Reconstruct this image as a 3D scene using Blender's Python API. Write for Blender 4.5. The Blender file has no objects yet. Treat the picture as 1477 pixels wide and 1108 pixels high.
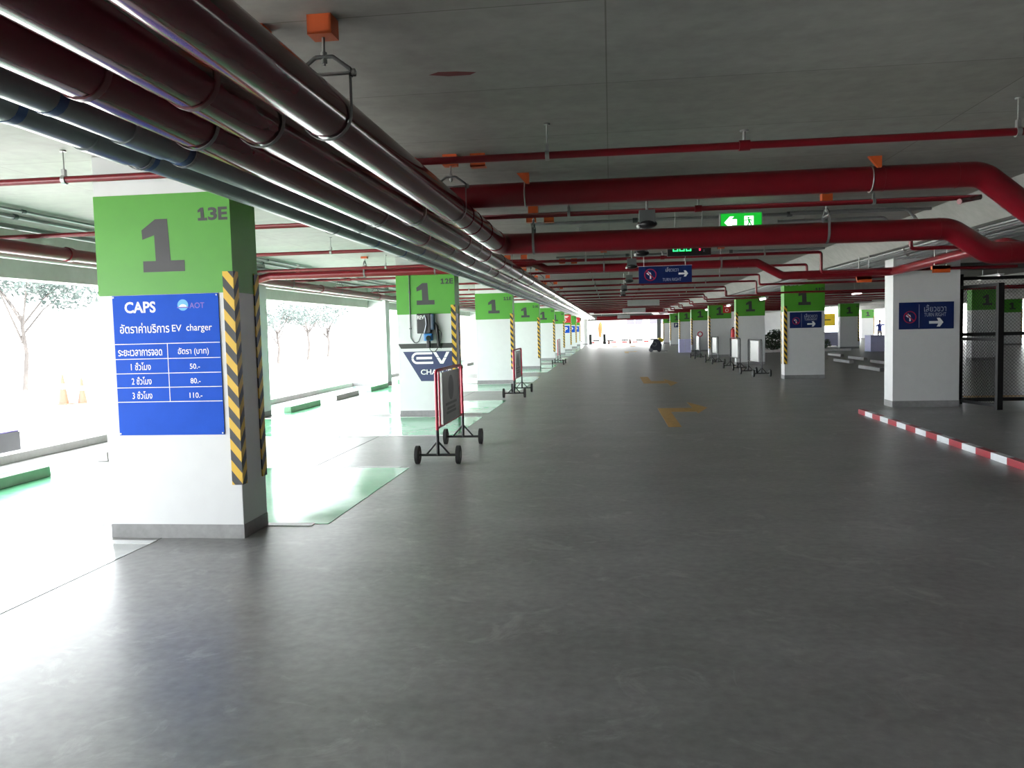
import bpy, bmesh, math, random
from mathutils import Vector, Matrix
random.seed(7)
SC = bpy.context.scene
COL = SC.collection
PI = math.pi

# ------------------------------------------------------------------ camera, world, exposure
cam_d = bpy.data.cameras.new('camera')
cam_d.sensor_width = 36.0
cam_d.lens = 36.0 * 1176.4 / 1477.0
cam_d.clip_end = 1000
cam = bpy.data.objects.new('camera', cam_d)
COL.objects.link(cam)
_F = Vector((-0.12120626, 0.99047451, -0.06533973))
_R = Vector((0.99249215, 0.11984052, -0.02444566))
_U = Vector((0.01638245, 0.06781213, 0.9975636))
cam.matrix_world = Matrix(((_R.x, _U.x, -_F.x, 0), (_R.y, _U.y, -_F.y, 0), (_R.z, _U.z, -_F.z, 1.55), (0, 0, 0, 1)))
SC.camera = cam

world = bpy.data.worlds.new('overcast_sky')
SC.world = world
world.use_nodes = True
_bg = world.node_tree.nodes['Background']
_bg.inputs[0].default_value = (0.93, 0.97, 1.0, 1)
_bg.inputs[1].default_value = 1.0
try:
    world.cycles.sampling_method = 'MANUAL'
    world.cycles.sample_map_resolution = 256
except Exception:
    pass
sun_d = bpy.data.lights.new('sun', 'SUN')          # hazy midday sun, high on the right of the building
sun_d.energy = 3.5
sun_d.angle = math.radians(6)
sun_d.color = (1.0, 0.97, 0.92)
sun = bpy.data.objects.new('sun', sun_d)
COL.objects.link(sun)
sun.rotation_euler = (math.radians(8), math.radians(28), 0)
SC.view_settings.view_transform = 'Standard'
SC.view_settings.look = 'None'
SC.view_settings.gamma = 1.0
SC.view_settings.use_curve_mapping = False
SC.view_settings.exposure = 3.95
SC.cycles.max_bounces = 10
SC.cycles.diffuse_bounces = 6
SC.cycles.glossy_bounces = 4
SC.cycles.sample_clamp_indirect = 6.0
SC.cycles.use_denoising = True

# ------------------------------------------------------------------ materials
MATS = {}
def _pr(m):
    m.use_nodes = True
    return m.node_tree, m.node_tree.nodes['Principled BSDF']
def mat(name, col, rough=0.5, metal=0.0, var=0.06, scale=6.0, bump=0.0, spec=0.5, coat=0.0):
    """plain painted / metal / plastic surface with a little procedural unevenness"""
    m = bpy.data.materials.new(name)
    nt, b = _pr(m)
    b.inputs['Roughness'].default_value = rough
    b.inputs['Metallic'].default_value = metal
    b.inputs['Specular IOR Level'].default_value = spec
    b.inputs['Coat Weight'].default_value = coat
    tc = nt.nodes.new('ShaderNodeTexCoord')
    n = nt.nodes.new('ShaderNodeTexNoise')
    n.inputs['Scale'].default_value = scale
    n.inputs['Detail'].default_value = 4
    nt.links.new(tc.outputs['Object'], n.inputs['Vector'])
    r = nt.nodes.new('ShaderNodeValToRGB')
    r.color_ramp.elements[0].position = 0.3
    r.color_ramp.elements[1].position = 0.7
    r.color_ramp.elements[0].color = tuple(max(0, c * (1 - var)) for c in col) + (1,)
    r.color_ramp.elements[1].color = tuple(min(1, c * (1 + var)) for c in col) + (1,)
    nt.links.new(n.outputs['Fac'], r.inputs['Fac'])
    nt.links.new(r.outputs['Color'], b.inputs['Base Color'])
    if bump:
        bp = nt.nodes.new('ShaderNodeBump')
        bp.inputs['Strength'].default_value = bump
        bp.inputs['Distance'].default_value = 0.01
        nt.links.new(n.outputs['Fac'], bp.inputs['Height'])
        nt.links.new(bp.outputs['Normal'], b.inputs['Normal'])
    MATS[name] = m
    return m
def emit(name, col, s):
    m = bpy.data.materials.new(name)
    nt, b = _pr(m)
    b.inputs['Base Color'].default_value = tuple(col) + (1,)
    b.inputs['Emission Color'].default_value = tuple(col) + (1,)
    b.inputs['Emission Strength'].default_value = s
    MATS[name] = m
    return m
def concrete(name, a, b_, sx=1.0, sy=1.0, rough=(0.3, 0.55), scale=0.8, bump=0.05, fine=14.0, spec=0.5, scr=False, seams=False):
    m = bpy.data.materials.new(name)
    nt, b = _pr(m)
    N = nt.nodes.new
    L = nt.links.new
    b.inputs['Specular IOR Level'].default_value = spec
    tc = N('ShaderNodeTexCoord')
    mp = N('ShaderNodeMapping')
    mp.inputs['Scale'].default_value = (sx, sy, 1)
    L(tc.outputs['Object'], mp.inputs['Vector'])
    n1 = N('ShaderNodeTexNoise'); n1.inputs['Scale'].default_value = scale; n1.inputs['Detail'].default_value = 7; n1.inputs['Roughness'].default_value = 0.62
    n2 = N('ShaderNodeTexNoise'); n2.inputs['Scale'].default_value = fine; n2.inputs['Detail'].default_value = 5
    L(mp.outputs['Vector'], n1.inputs['Vector']); L(tc.outputs['Object'], n2.inputs['Vector'])
    mx = N('ShaderNodeMix'); mx.data_type = 'FLOAT'; mx.inputs[0].default_value = 0.38
    L(n1.outputs['Fac'], mx.inputs[2]); L(n2.outputs['Fac'], mx.inputs[3])
    r = N('ShaderNodeValToRGB')
    r.color_ramp.elements[0].position = 0.33; r.color_ramp.elements[1].position = 0.68
    r.color_ramp.elements[0].color = tuple(a) + (1,); r.color_ramp.elements[1].color = tuple(b_) + (1,)
    L(mx.outputs[0], r.inputs['Fac'])
    out = r.outputs['Color']
    if scr:   # pale trowel scuffs with a shape of their own
        n3 = N('ShaderNodeTexNoise'); n3.inputs['Scale'].default_value = 2.3; n3.inputs['Detail'].default_value = 9; n3.inputs['Roughness'].default_value = 0.7; n3.inputs['Distortion'].default_value = 1.2
        L(tc.outputs['Object'], n3.inputs['Vector'])
        r3 = N('ShaderNodeValToRGB'); r3.color_ramp.elements[0].position = 0.56; r3.color_ramp.elements[1].position = 0.68
        r3.color_ramp.elements[0].color = (0, 0, 0, 1); r3.color_ramp.elements[1].color = (0.45, 0.45, 0.45, 1)
        L(n3.outputs['Fac'], r3.inputs['Fac'])
        m3 = N('ShaderNodeMix'); m3.data_type = 'RGBA'
        L(r3.outputs['Color'], m3.inputs[0]); L(out, m3.inputs[6]); m3.inputs[7].default_value = tuple(min(1, c * 1.5) for c in b_) + (1,)
        out = m3.outputs[2]
    if seams:   # faint joints between the formwork panels the slab was cast on
        bk = N('ShaderNodeTexBrick'); bk.offset = 0.0
        bk.inputs['Color1'].default_value = (1, 1, 1, 1); bk.inputs['Color2'].default_value = (0.90, 0.90, 0.88, 1); bk.inputs['Mortar'].default_value = (0.55, 0.55, 0.52, 1)
        bk.inputs['Scale'].default_value = 1.0; bk.inputs['Mortar Size'].default_value = 0.004; bk.inputs['Brick Width'].default_value = 2.4; bk.inputs['Row Height'].default_value = 1.2
        L(tc.outputs['Object'], bk.inputs['Vector'])
        m4 = N('ShaderNodeMix'); m4.data_type = 'RGBA'; m4.blend_type = 'MULTIPLY'; m4.inputs[0].default_value = 1.0
        L(out, m4.inputs[6]); L(bk.outputs['Color'], m4.inputs[7]); out = m4.outputs[2]
    L(out, b.inputs['Base Color'])
    mr = N('ShaderNodeMapRange'); mr.inputs['From Min'].default_value = 0.3; mr.inputs['From Max'].default_value = 0.7
    mr.inputs['To Min'].default_value = rough[0]; mr.inputs['To Max'].default_value = rough[1]
    L(n1.outputs['Fac'], mr.inputs['Value']); L(mr.outputs['Result'], b.inputs['Roughness'])
    bp = N('ShaderNodeBump'); bp.inputs['Strength'].default_value = bump; bp.inputs['Distance'].default_value = 0.01
    L(n2.outputs['Fac'], bp.inputs['Height']); L(bp.outputs['Normal'], b.inputs['Normal'])
    MATS[name] = m
    return m
def stripes(name, c1, c2, period, slope, rough=0.45, phase=0.0, axis='Z'):
    """diagonal two-colour bands running up a guard; axis 'Z' = bands stacked upward, 'Y' = along the length"""
    m = bpy.data.materials.new(name)
    nt, b = _pr(m); N = nt.nodes.new; L = nt.links.new
    tc = N('ShaderNodeTexCoord'); sp = N('ShaderNodeSeparateXYZ')
    L(tc.outputs['Object'], sp.inputs[0])
    ad = N('ShaderNodeMath'); ad.operation = 'SUBTRACT'
    L(sp.outputs['X'], ad.inputs[0]); L(sp.outputs['Y'], ad.inputs[1])
    ml = N('ShaderNodeMath'); ml.operation = 'MULTIPLY_ADD'; ml.inputs[1].default_value = slope
    L(ad.outputs[0], ml.inputs[0]); L(sp.outputs[axis], ml.inputs[2])
    dv = N('ShaderNodeMath'); dv.operation = 'MULTIPLY_ADD'; dv.inputs[1].default_value = 1.0 / period; dv.inputs[2].default_value = 50.0 + phase
    L(ml.outputs[0], dv.inputs[0])
    fr = N('ShaderNodeMath'); fr.operation = 'FRACT'; L(dv.outputs[0], fr.inputs[0])
    gt = N('ShaderNodeMath'); gt.operation = 'GREATER_THAN'; gt.inputs[1].default_value = 0.5; L(fr.outputs[0], gt.inputs[0])
    mx = N('ShaderNodeMix'); mx.data_type = 'RGBA'
    L(gt.outputs[0], mx.inputs[0]); mx.inputs[6].default_value = tuple(c1) + (1,); mx.inputs[7].default_value = tuple(c2) + (1,)
    L(mx.outputs[2], b.inputs['Base Color']); b.inputs['Roughness'].default_value = rough
    MATS[name] = m
    return m

concrete('floor_concrete', (0.135, 0.135, 0.131), (0.290, 0.289, 0.284), 0.8, 1.3, (0.34, 0.38), 1.1, 0.05, 16, 0.75, True)
concrete('ceiling_concrete', (0.26, 0.257, 0.235), (0.39, 0.385, 0.355), 0.25, 2.2, (0.55, 0.75), 0.9, 0.08, 9, 0.35, seams=True)
concrete('beam_concrete', (0.33, 0.33, 0.305), (0.46, 0.46, 0.435), 1, 1, (0.6, 0.8), 1.3, 0.08, 9, 0.3)
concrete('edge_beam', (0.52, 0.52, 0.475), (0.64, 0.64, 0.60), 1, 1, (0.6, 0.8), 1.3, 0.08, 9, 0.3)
concrete('plinth_concrete', (0.20, 0.20, 0.20), (0.30, 0.30, 0.30), 1, 1, (0.5, 0.7), 3.0, 0.1, 20, 0.4)
concrete('kerb_concrete', (0.52, 0.51, 0.50), (0.64, 0.63, 0.62), 1, 1, (0.6, 0.8), 2.0, 0.1, 20, 0.3)
concrete('outside_ground', (0.46, 0.46, 0.44), (0.62, 0.62, 0.60), 1, 1, (0.8, 0.9), 0.3, 0.05, 5, 0.2)
concrete('green_epoxy', (0.13, 0.46, 0.25), (0.18, 0.54, 0.31), 1, 1, (0.09, 0.20), 1.2, 0.03, 10, 0.5)
concrete('pale_epoxy', (0.42, 0.44, 0.43), (0.56, 0.57, 0.56), 1, 1, (0.08, 0.18), 1.0, 0.03, 10, 0.5)
concrete('green_stop', (0.34, 0.50, 0.37), (0.42, 0.58, 0.45), 1, 1, (0.6, 0.8), 4.0, 0.1, 18, 0.3)
mat('white_paint', (0.64, 0.65, 0.65), 0.45, var=0.02)
mat('wall_white', (0.62, 0.63, 0.64), 0.6, var=0.04, scale=1.5)
mat('wall_dim', (0.10, 0.10, 0.097), 0.7, var=0.08, scale=1.0)
mat('band_green', (0.066, 0.30, 0.022), 0.45, var=0.03)
mat('num_black', (0.035, 0.035, 0.038), 0.5)
mat('pipe_red', (0.17, 0.005, 0.012), 0.28, var=0.08, spec=0.5)
mat('pipe_maroon_shaded', (0.10, 0.008, 0.018), 0.15, var=0.08, spec=0.5)  # same red, more purple and darker: low light mixed into the colour
mat('ring_dark', (0.10, 0.018, 0.022), 0.4)
mat('ring_grey', (0.05, 0.05, 0.05), 0.8)
mat('pipe_grey', (0.15, 0.175, 0.175), 0.33, 0.0, 0.1)
mat('pvc_white', (0.75, 0.76, 0.75), 0.35)
mat('blue_band', (0.02, 0.06, 0.17), 0.4)
mat('conduit', (0.36, 0.37, 0.37), 0.32, 0.7, 0.08)
mat('galvanised', (0.40, 0.41, 0.40), 0.40, 0.75, 0.1, 25)
mat('strap_grey', (0.16, 0.165, 0.165), 0.5, 0.0, 0.1, 25)
mat('orange_paint', (0.62, 0.10, 0.02), 0.45, var=0.12)
mat('board_blue', (0.010, 0.082, 0.52), 0.5, var=0.05, spec=0.12)
mat('sign_blue', (0.003, 0.016, 0.10), 0.28, var=0.05)
mat('emblem_blue', (0.013, 0.028, 0.105), 0.4, var=0.05)
mat('emblem_dark', (0.022, 0.026, 0.022), 0.45)
mat('print_white', (0.82, 0.82, 0.82), 0.45, var=0.01)
mat('print_grey', (0.45, 0.47, 0.55), 0.45)
mat('print_red', (0.45, 0.012, 0.05), 0.45)
mat('logo_cyan', (0.10, 0.42, 0.70), 0.4)
mat('logo_violet', (0.16, 0.12, 0.52), 0.4)
mat('black_plastic', (0.012, 0.012, 0.014), 0.35)
mat('black_steel', (0.010, 0.010, 0.011), 0.45, 0.0, 0.1)
mat('rubber', (0.014, 0.014, 0.014), 0.7)
mat('charger_blue', (0.02, 0.16, 0.42), 0.3)
mat('charger_side', (0.010, 0.040, 0.085), 0.3)
mat('device_grey', (0.10, 0.11, 0.11), 0.5)
mat('panel_grey', (0.34, 0.35, 0.35), 0.5)
mat('red_tube', (0.46, 0.02, 0.05), 0.35)
mat('aluminium_panel', (0.28, 0.28, 0.27), 0.35, 0.1, 0.12, 2.0)
mat('board_face', (0.21, 0.21, 0.19), 0.4, 0.0, 0.12, 3.0)
mat('board_print', (0.075, 0.075, 0.072), 0.5)
mat('marking_yellow', (0.46, 0.26, 0.06), 0.5, var=0.14, scale=9)
mat('paint_red', (0.32, 0.010, 0.024), 0.4)
mat('paint_kerb_white', (0.66, 0.68, 0.70), 0.4)
mat('fire_red', (0.60, 0.02, 0.03), 0.4)
mat('sign_yellow', (0.80, 0.56, 0.02), 0.4)
mat('lavender', (0.50, 0.50, 0.74), 0.5, var=0.04)
mat('bark', (0.040, 0.035, 0.033), 0.9, var=0.25)
mat('leaf_pale', (0.017, 0.030, 0.027), 0.7, var=0.4, scale=2)
mat('leaf_dark', (0.030, 0.055, 0.028), 0.6, var=0.4, scale=3)
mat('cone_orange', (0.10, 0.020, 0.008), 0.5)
mat('skin', (0.42, 0.24, 0.16), 0.55)
mat('shirt_blue', (0.04, 0.07, 0.45), 0.8)
mat('trouser_pale', (0.48, 0.44, 0.42), 0.8)
mat('hair_black', (0.012, 0.010, 0.010), 0.5)
mat('machine_navy', (0.018, 0.020, 0.030), 0.4)
mat('machine_yellow', (0.50, 0.38, 0.02), 0.4)
mat('window_lilac', (0.055, 0.052, 0.080), 0.9, spec=0.05)
mat('road_red_dimmed', (0.06, 0.006, 0.006), 0.8, spec=0.1)  # kerb red darkened: dimmer light beyond the exit is put into the colour
mat('road_dark_dimmed', (0.010, 0.010, 0.010), 0.8, spec=0.1)  # dark kerb tone lowered likewise, weaker exit light held in its colour
mat('parasol_orange_dimmed', (0.10, 0.038, 0.012), 0.8, spec=0.1)  # orange darkened to carry the weaker light outside the exit
mat('road_red_brick', (0.36, 0.12, 0.08), 0.8)
mat('bumper_grey', (0.11, 0.11, 0.12), 0.6)
mat('bumper_violet', (0.16, 0.13, 0.34), 0.6)
mat('stain_red', (0.16, 0.03, 0.03), 0.8)
emit('lamp_tube', (1.0, 0.99, 0.95), 0.55)
emit('exit_green', (0.005, 0.30, 0.02), 0.10)
emit('exit_white', (0.85, 1.0, 0.90), 0.16)
emit('led_green', (0.05, 0.9, 0.30), 0.10)
emit('led_red', (0.9, 0.03, 0.10), 0.09)
stripes('guard_stripe', (0.012, 0.013, 0.015), (0.66, 0.40, 0.02), 0.165, 1.25)

# ------------------------------------------------------------------ mesh helpers
def link(o, parent=None):
    COL.objects.link(o)
    if parent is not None:
        o.parent = parent
    return o
class MB:
    def __init__(s):
        s.v = []; s.f = []; s.sm = []
    def _add(s, vs, fs, smooth=False):
        k = len(s.v)
        s.v += [tuple(p) for p in vs]
        s.f += [tuple(i + k for i in f) for f in fs]
        s.sm += [smooth] * len(fs)
        return s
    def box(s, x0, x1, y0, y1, z0, z1):
        vs = [(x, y, z) for z in (z0, z1) for y in (y0, y1) for x in (x0, x1)]
        return s._add(vs, [(0, 2, 3, 1), (4, 5, 7, 6), (0, 1, 5, 4), (2, 6, 7, 3), (0, 4, 6, 2), (1, 3, 7, 5)])
    def cyl(s, p0, p1, r0, n=12, r1=None, caps=True):
        p0 = Vector(p0); p1 = Vector(p1); r1 = r0 if r1 is None else r1
        d = (p1 - p0).normalized()
        a = d.orthogonal().normalized() if abs(d.z) < 0.99 else Vector((1, 0, 0))
        a = (a - d * a.dot(d)).normalized(); b = d.cross(a)
        vs = []
        for p, r in ((p0, r0), (p1, r1)):
            for i in range(n):
                t = 2 * PI * i / n
                vs.append(p + a * math.cos(t) * r + b * math.sin(t) * r)
        s._add(vs, [(i, (i + 1) % n, n + (i + 1) % n, n + i) for i in range(n)], True)
        if caps:
            s._add(vs, [tuple(range(n - 1, -1, -1)), tuple(range(n, 2 * n))])
        return s
    def tube(s, pts, r, n=10, caps=True, closed=False):
        P = [Vector(p) for p in pts]
        m = len(P)
        T = []
        for i in range(m):
            if closed:
                t = P[(i + 1) % m] - P[i - 1]
            else:
                t = P[min(i + 1, m - 1)] - P[max(i - 1, 0)]
            T.append(t.normalized())
        a = T[0].orthogonal().normalized()
        vs = []
        rr = r if isinstance(r, (list, tuple)) else [r] * m
        for i in range(m):
            a = (a - T[i] * a.dot(T[i]))
            a = a.normalized() if a.length > 1e-6 else T[i].orthogonal().normalized()
            b = T[i].cross(a)
            for j in range(n):
                t = 2 * PI * j / n
                vs.append(P[i] + (a * math.cos(t) + b * math.sin(t)) * rr[i])
        fs = []
        for i in range(m if closed else m - 1):
            i2 = (i + 1) % m
            for j in range(n):
                fs.append((i * n + j, i * n + (j + 1) % n, i2 * n + (j + 1) % n, i2 * n + j))
        s._add(vs, fs, True)
        if caps and not closed:
            s._add(vs, [tuple(range(n - 1, -1, -1)), tuple(range((m - 1) * n, m * n))])
        return s
    def prism(s, poly, y0, y1, axis='Y'):
        """polygon given in (x, z) extruded along Y, or in (y, z) along X, or in (x, y) along Z"""
        n = len(poly)
        def P(q, d):
            if axis == 'Y': return (q[0], d, q[1])
            if axis == 'X': return (d, q[0], q[1])
            return (q[0], q[1], d)
        vs = [P(q, y0) for q in poly] + [P(q, y1) for q in poly]
        fs = [tuple(range(n)), tuple(range(2 * n - 1, n - 1, -1))]
        fs += [(i, n + i, n + (i + 1) % n, (i + 1) % n) for i in range(n)]
        return s._add(vs, fs)
    def ring(s, c, r0, r1, y0, y1, n=24, a0=0, a1=2 * PI):
        """flat annulus in the XZ plane, thickness y0..y1"""
        full = abs(a1 - a0 - 2 * PI) < 1e-6
        m = n if full else n + 1
        vs = []
        for y in (y0, y1):
            for r in (r0, r1):
                for i in range(m):
                    t = a0 + (a1 - a0) * i / n
                    vs.append((c[0] + r * math.cos(t), y, c[1] + r * math.sin(t)))
        fs = []
        for i in range(n):
            j = (i + 1) % m
            A, B, Cc, D = 0, m, 2 * m, 3 * m
            fs += [(A + i, A + j, B + j, B + i), (Cc + i, D + i, D + j, Cc + j), (B + i, B + j, D + j, D + i), (A + i, Cc + i, Cc + j, A + j)]
        return s._add(vs, fs)
    def sphere(s, c, r, n=12, m=8, sx=1, sy=1, sz=1):
        vs = []; fs = []
        for i in range(m + 1):
            ph = PI * i / m
            for j in range(n):
                th = 2 * PI * j / n
                vs.append((c[0] + sx * r * math.sin(ph) * math.cos(th), c[1] + sy * r * math.sin(ph) * math.sin(th), c[2] + sz * r * math.cos(ph)))
        for i in range(m):
            for j in range(n):
                fs.append((i * n + j, (i + 1) * n + j, (i + 1) * n + (j + 1) % n, i * n + (j + 1) % n))
        return s._add(vs, fs, True)
    def mesh(s, name, bevel=0.0, off=(0, 0, 0)):
        me = bpy.data.meshes.new(name)
        ox, oy, oz = off
        me.from_pydata([(x - ox, y - oy, z - oz) for x, y, z in s.v], [], s.f)
        me.polygons.foreach_set('use_smooth', s.sm)
        bm = bmesh.new(); bm.from_mesh(me)
        if bevel:
            ed = [e for e in bm.edges if len(e.link_faces) == 2 and e.calc_face_angle(0) > 0.9]
            bmesh.ops.bevel(bm, geom=ed, offset=bevel, segments=2, affect='EDGES', profile=0.7)
        bmesh.ops.recalc_face_normals(bm, faces=bm.faces)
        bm.to_mesh(me); bm.free()
        return me
    def build(s, name, m, parent=None, bevel=0.0, label=None):
        off = tuple(parent.get('_w', (0, 0, 0))) if parent is not None else (0, 0, 0)
        me = s.mesh(name, bevel, off)
        me.materials.append(MATS[m])
        o = link(bpy.data.objects.new(name, me), parent)
        if parent is not None and '_w' in parent: o['_w'] = parent['_w']
        if label: o['label'] = label
        return o
def thing(name, label, cat, loc=(0, 0, 0), group=None, local=False):
    """an Empty at the thing's base; unless local, its parts are written in world coordinates"""
    o = link(bpy.data.objects.new(name, None))
    o.empty_display_size = 0.1
    o.location = loc
    o['_w'] = (0.0, 0.0, 0.0) if local else tuple(float(c) for c in loc)
    o['label'] = label; o['category'] = cat
    if group: o['group'] = group
    return o
def tag(o, label, cat, group=None, kind=None):
    o['label'] = label; o['category'] = cat
    if group: o['group'] = group
    if kind: o['kind'] = kind
    return o
def solo(mb, name, m, base, label, cat, group=None, bevel=0.0):
    """a thing that is one mesh, its origin put at base"""
    me = mb.mesh(name, bevel, base)
    me.materials.append(MATS[m])
    o = link(bpy.data.objects.new(name, me)); o.location = base
    return tag(o, label, cat, group)
def struct(mb, name, m, bevel=0.0):
    me = mb.mesh(name, bevel); me.materials.append(MATS[m])
    o = link(bpy.data.objects.new(name, me)); o['kind'] = 'structure'
    return o
def copy_tree(o, parent=None):
    c = o.copy(); COL.objects.link(c); c.parent = parent
    for ch in o.children: copy_tree(ch, c)
    return c
TXT = {}
def text(body, x0, x1, z0, z1, y, m, parent, name='lettering', off=0.0, thick=0.0012, face=-1):
    """lettering fitted to a rectangle; stands in the XZ plane facing -Y (face=-1) """
    key = (body, off)
    if key not in TXT:
        cu = bpy.data.curves.new('lettering', 'FONT'); cu.body = body; cu.offset = off; cu.resolution_u = 3
        ob = bpy.data.objects.new('lettering_source', cu); COL.objects.link(ob)
        dg = bpy.context.evaluated_depsgraph_get()
        me = bpy.data.meshes.new_from_object(ob.evaluated_get(dg))
        TXT[key] = ([tuple(v.co) for v in me.vertices], [tuple(p.vertices) for p in me.polygons])
        bpy.data.objects.remove(ob); bpy.data.curves.remove(cu); bpy.data.meshes.remove(me)
    vs, fs = TXT[key]
    ax0 = min(v[0] for v in vs); ax1 = max(v[0] for v in vs); ay0 = min(v[1] for v in vs); ay1 = max(v[1] for v in vs)
    b = MB()
    b._add([(x0 + (v[0] - ax0) / (ax1 - ax0) * (x1 - x0), y, z0 + (v[1] - ay0) / (ay1 - ay0) * (z1 - z0)) for v in vs], fs)
    me = bpy.data.meshes.new(name)
    w = tuple(parent['_w'])
    me.from_pydata([(p[0] - w[0], p[1] - w[1], p[2] - w[2]) for p in b.v], [], b.f)
    me.materials.append(MATS[m])
    o = link(bpy.data.objects.new(name, me), parent); o['_w'] = w
    return o
def rounded(path, rad, seg=6):
    """polyline with its corners rounded"""
    P = [Vector(p) for p in path]; out = [P[0]]
    for i in range(1, len(P) - 1):
        a = (P[i - 1] - P[i]); b = (P[i + 1] - P[i])
        ang = a.angle(b)
        t = min(rad / math.tan(ang / 2), a.length * 0.49, b.length * 0.49)
        p0 = P[i] + a.normalized() * t; p2 = P[i] + b.normalized() * t
        for k in range(seg + 1):
            u = k / seg
            out.append(p0 * (1 - u) ** 2 + P[i] * 2 * u * (1 - u) + p2 * u * u)
    out.append(P[-1])
    return out
ORD = ['nearest', 'second', 'third', 'fourth', 'fifth', 'sixth', 'seventh', 'eighth', 'ninth', 'tenth', 'eleventh', 'twelfth', 'thirteenth', 'fourteenth', 'fifteenth', 'sixteenth', 'seventeenth', 'eighteenth', 'nineteenth', 'twentieth', 'twenty-first', 'twenty-second', 'twenty-third', 'twenty-fourth', 'twenty-fifth']

# ------------------------------------------------------------------ building shell
Y1, S, W, D = 5.906, 8.878, 1.09, 0.43
XL, XR, X3, X4, XP = -2.83, 4.83, 13.45, 22.45, -6.62
CEIL = 2.95
ROW = lambda k: Y1 + S * k
YB, YE = -9.0, 82.0
struct(MB().box(-7.9, 32, YB, YE, -0.3, 0.0), 'floor', 'floor_concrete')
struct(MB().box(-7.95, 32, YB, YE, CEIL, CEIL + 0.25), 'ceiling', 'ceiling_concrete')
struct(MB().box(-160, 160, -60, 260, -0.6, -0.12), 'ground_outside', 'outside_ground')
struct(MB().box(-7.9, 9.2, YB - 0.2, YB, 0, CEIL), 'wall_back', 'wall_dim')
struct(MB().box(9.0, 9.2, YB, 12.6, 0, CEIL), 'added_wall_right', 'wall_dim')  # unseen wall, added to keep the right side dark
struct(MB().box(9.2, 32, 12.4, 12.6, 0, CEIL), 'wall_inner', 'wall_dim')
struct(MB().box(31.8, 32, 12.6, 52.0, 0, CEIL), 'added_wall_far_right', 'wall_dim')  # unseen wall, added to shut out side light and darken the right
struct(MB().box(-7.9, 17.4, YE - 0.3, YE, 2.30, CEIL), 'wall_exit', 'wall_dim')
struct(MB().box(6.2, 17.4, YE - 0.6, YE - 0.4, 0, CEIL), 'wall_end', 'wall_white')
# wide drop beams over the column lines right of the aisle
for i, x in enumerate((XR, X3, X4)):
    b = MB().prism([(x - 0.83, CEIL), (x - 0.50, 2.66), (x + 1.55, 2.66), (x + 1.95, CEIL)], YB if i == 0 else 13.0, YE)
    struct(b, 'trim_%d' % (i + 1), 'beam_concrete')
# left edge beam between perimeter columns, each span with its formwork seams
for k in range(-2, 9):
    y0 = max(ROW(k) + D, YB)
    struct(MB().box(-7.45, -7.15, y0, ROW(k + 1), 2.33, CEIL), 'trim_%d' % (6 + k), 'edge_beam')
# low kerb along the left edge, one length per bay
for k in range(-2, 9):
    y0 = max(ROW(k) + D, YB)
    solo(MB().box(-7.92, -7.71, y0, ROW(k + 1), 0, 0.115), 'edge_kerb', 'kerb_concrete', (-7.8, (y0 + ROW(k + 1)) / 2, 0),
         'low grey concrete kerb along the open left edge, %s bay from the camera' % ORD[k + 2], 'kerb', 'kerbs along the left edge', 0.012)

# ------------------------------------------------------------------ pillars
ONE = [(0, 0), (1, 0), (1, .21), (.67, .21), (.63, 1), (.34, 1), (0, .80), (.01, .62), (.30, .70), (.31, .21), (0, .21)]
def pillar(x, y, label, code=None, side='R', num=True, band=True, guards=True, top=CEIL, z0=0.0, plain=False):
    """x = left edge, y = front face; parts in local coordinates about the base centre"""
    cx, cy = x + W / 2, y + D / 2
    t = thing('pillar', label, 'pillar', (cx, cy, z0), 'white pillars of the car park', True)
    h = W / 2; d = D / 2; T = top - z0
    MB().box(-h, h, -d, d, 0, T).build('shaft', 'white_paint', t, 0.006)
    MB().box(-h - .004, h + .004, -d - .004, d + .004, 0, 0.109).build('plinth', 'plinth_concrete', t, 0.003)
    if band:
        MB().box(-h - .003, h + .003, -d - .003, d + .003, 1.892, 2.65).build('green_band', 'band_green', t)
        if num:
            nx = -h + .38
            MB().prism([(nx + p[0] * .335, 2.063 + p[1] * .398) for p in ONE], -d - .0045, -d - .003).build('numeral', 'num_black', t)
        if code:
            cw = .243 / 3; cx0 = h - .012 - cw * len(code)
            for ci, ch in enumerate(code):
                a0, a1 = cx0 + ci * cw + .004, cx0 + (ci + 1) * cw - .004
                if ch == '1': MB().prism([(a0 + q[0] * (a1 - a0), 2.436 + q[1] * .097) for q in ONE], -d - .0045, -d - .003).build('code_character', 'num_black', t)
                else: text(ch, a0, a1, 2.436, 2.533, -d - .0045, 'num_black', t, 'code_character', 0.035)
    if guards:
        s = 1 if side == 'R' else -1
        for (gy, sy) in ((-d, -1), (d, 1)):
            g = MB()
            w, th = .075, .010
            x1 = s * (h + th); x0 = s * (h - w)
            ya, yb = gy + sy * th, gy - sy * w
            g.prism([(x0, ya), (x1, ya), (x1, yb), (s * h, yb), (s * h, gy), (x0, gy)], 0.42, 2.05, 'Z')
            g.build('corner_guard', 'guard_stripe', t, 0, 'black and yellow striped corner guard')
    return t
left_codes = ['13E', '12E', '11E', '10E', '9E', '8E', '7E', '6E', '5E']
P13 = None
pillar(XL - W, ROW(-1), 'white pillar of the left row standing behind the camera', '14E', 'R')
for k, c in enumerate(left_codes):
    lab = {0: 'large nearest white pillar with green band reading 1 and 13E, blue rate board on it',
           1: 'white pillar with green band reading 1 and 12E above a wall charger'}.get(k, 'white pillar on the left row with green band reading 1 and %s' % c)
    p = pillar(XL - W, ROW(k), lab, c, 'R')
    if k == 0: P13 = p
    if k == 1: P12 = p
pillar(XR, ROW(1), 'plain white pillar without green band beside the black mesh gate', None, 'L', band=False, guards=False, top=2.66, z0=0.06)
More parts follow.
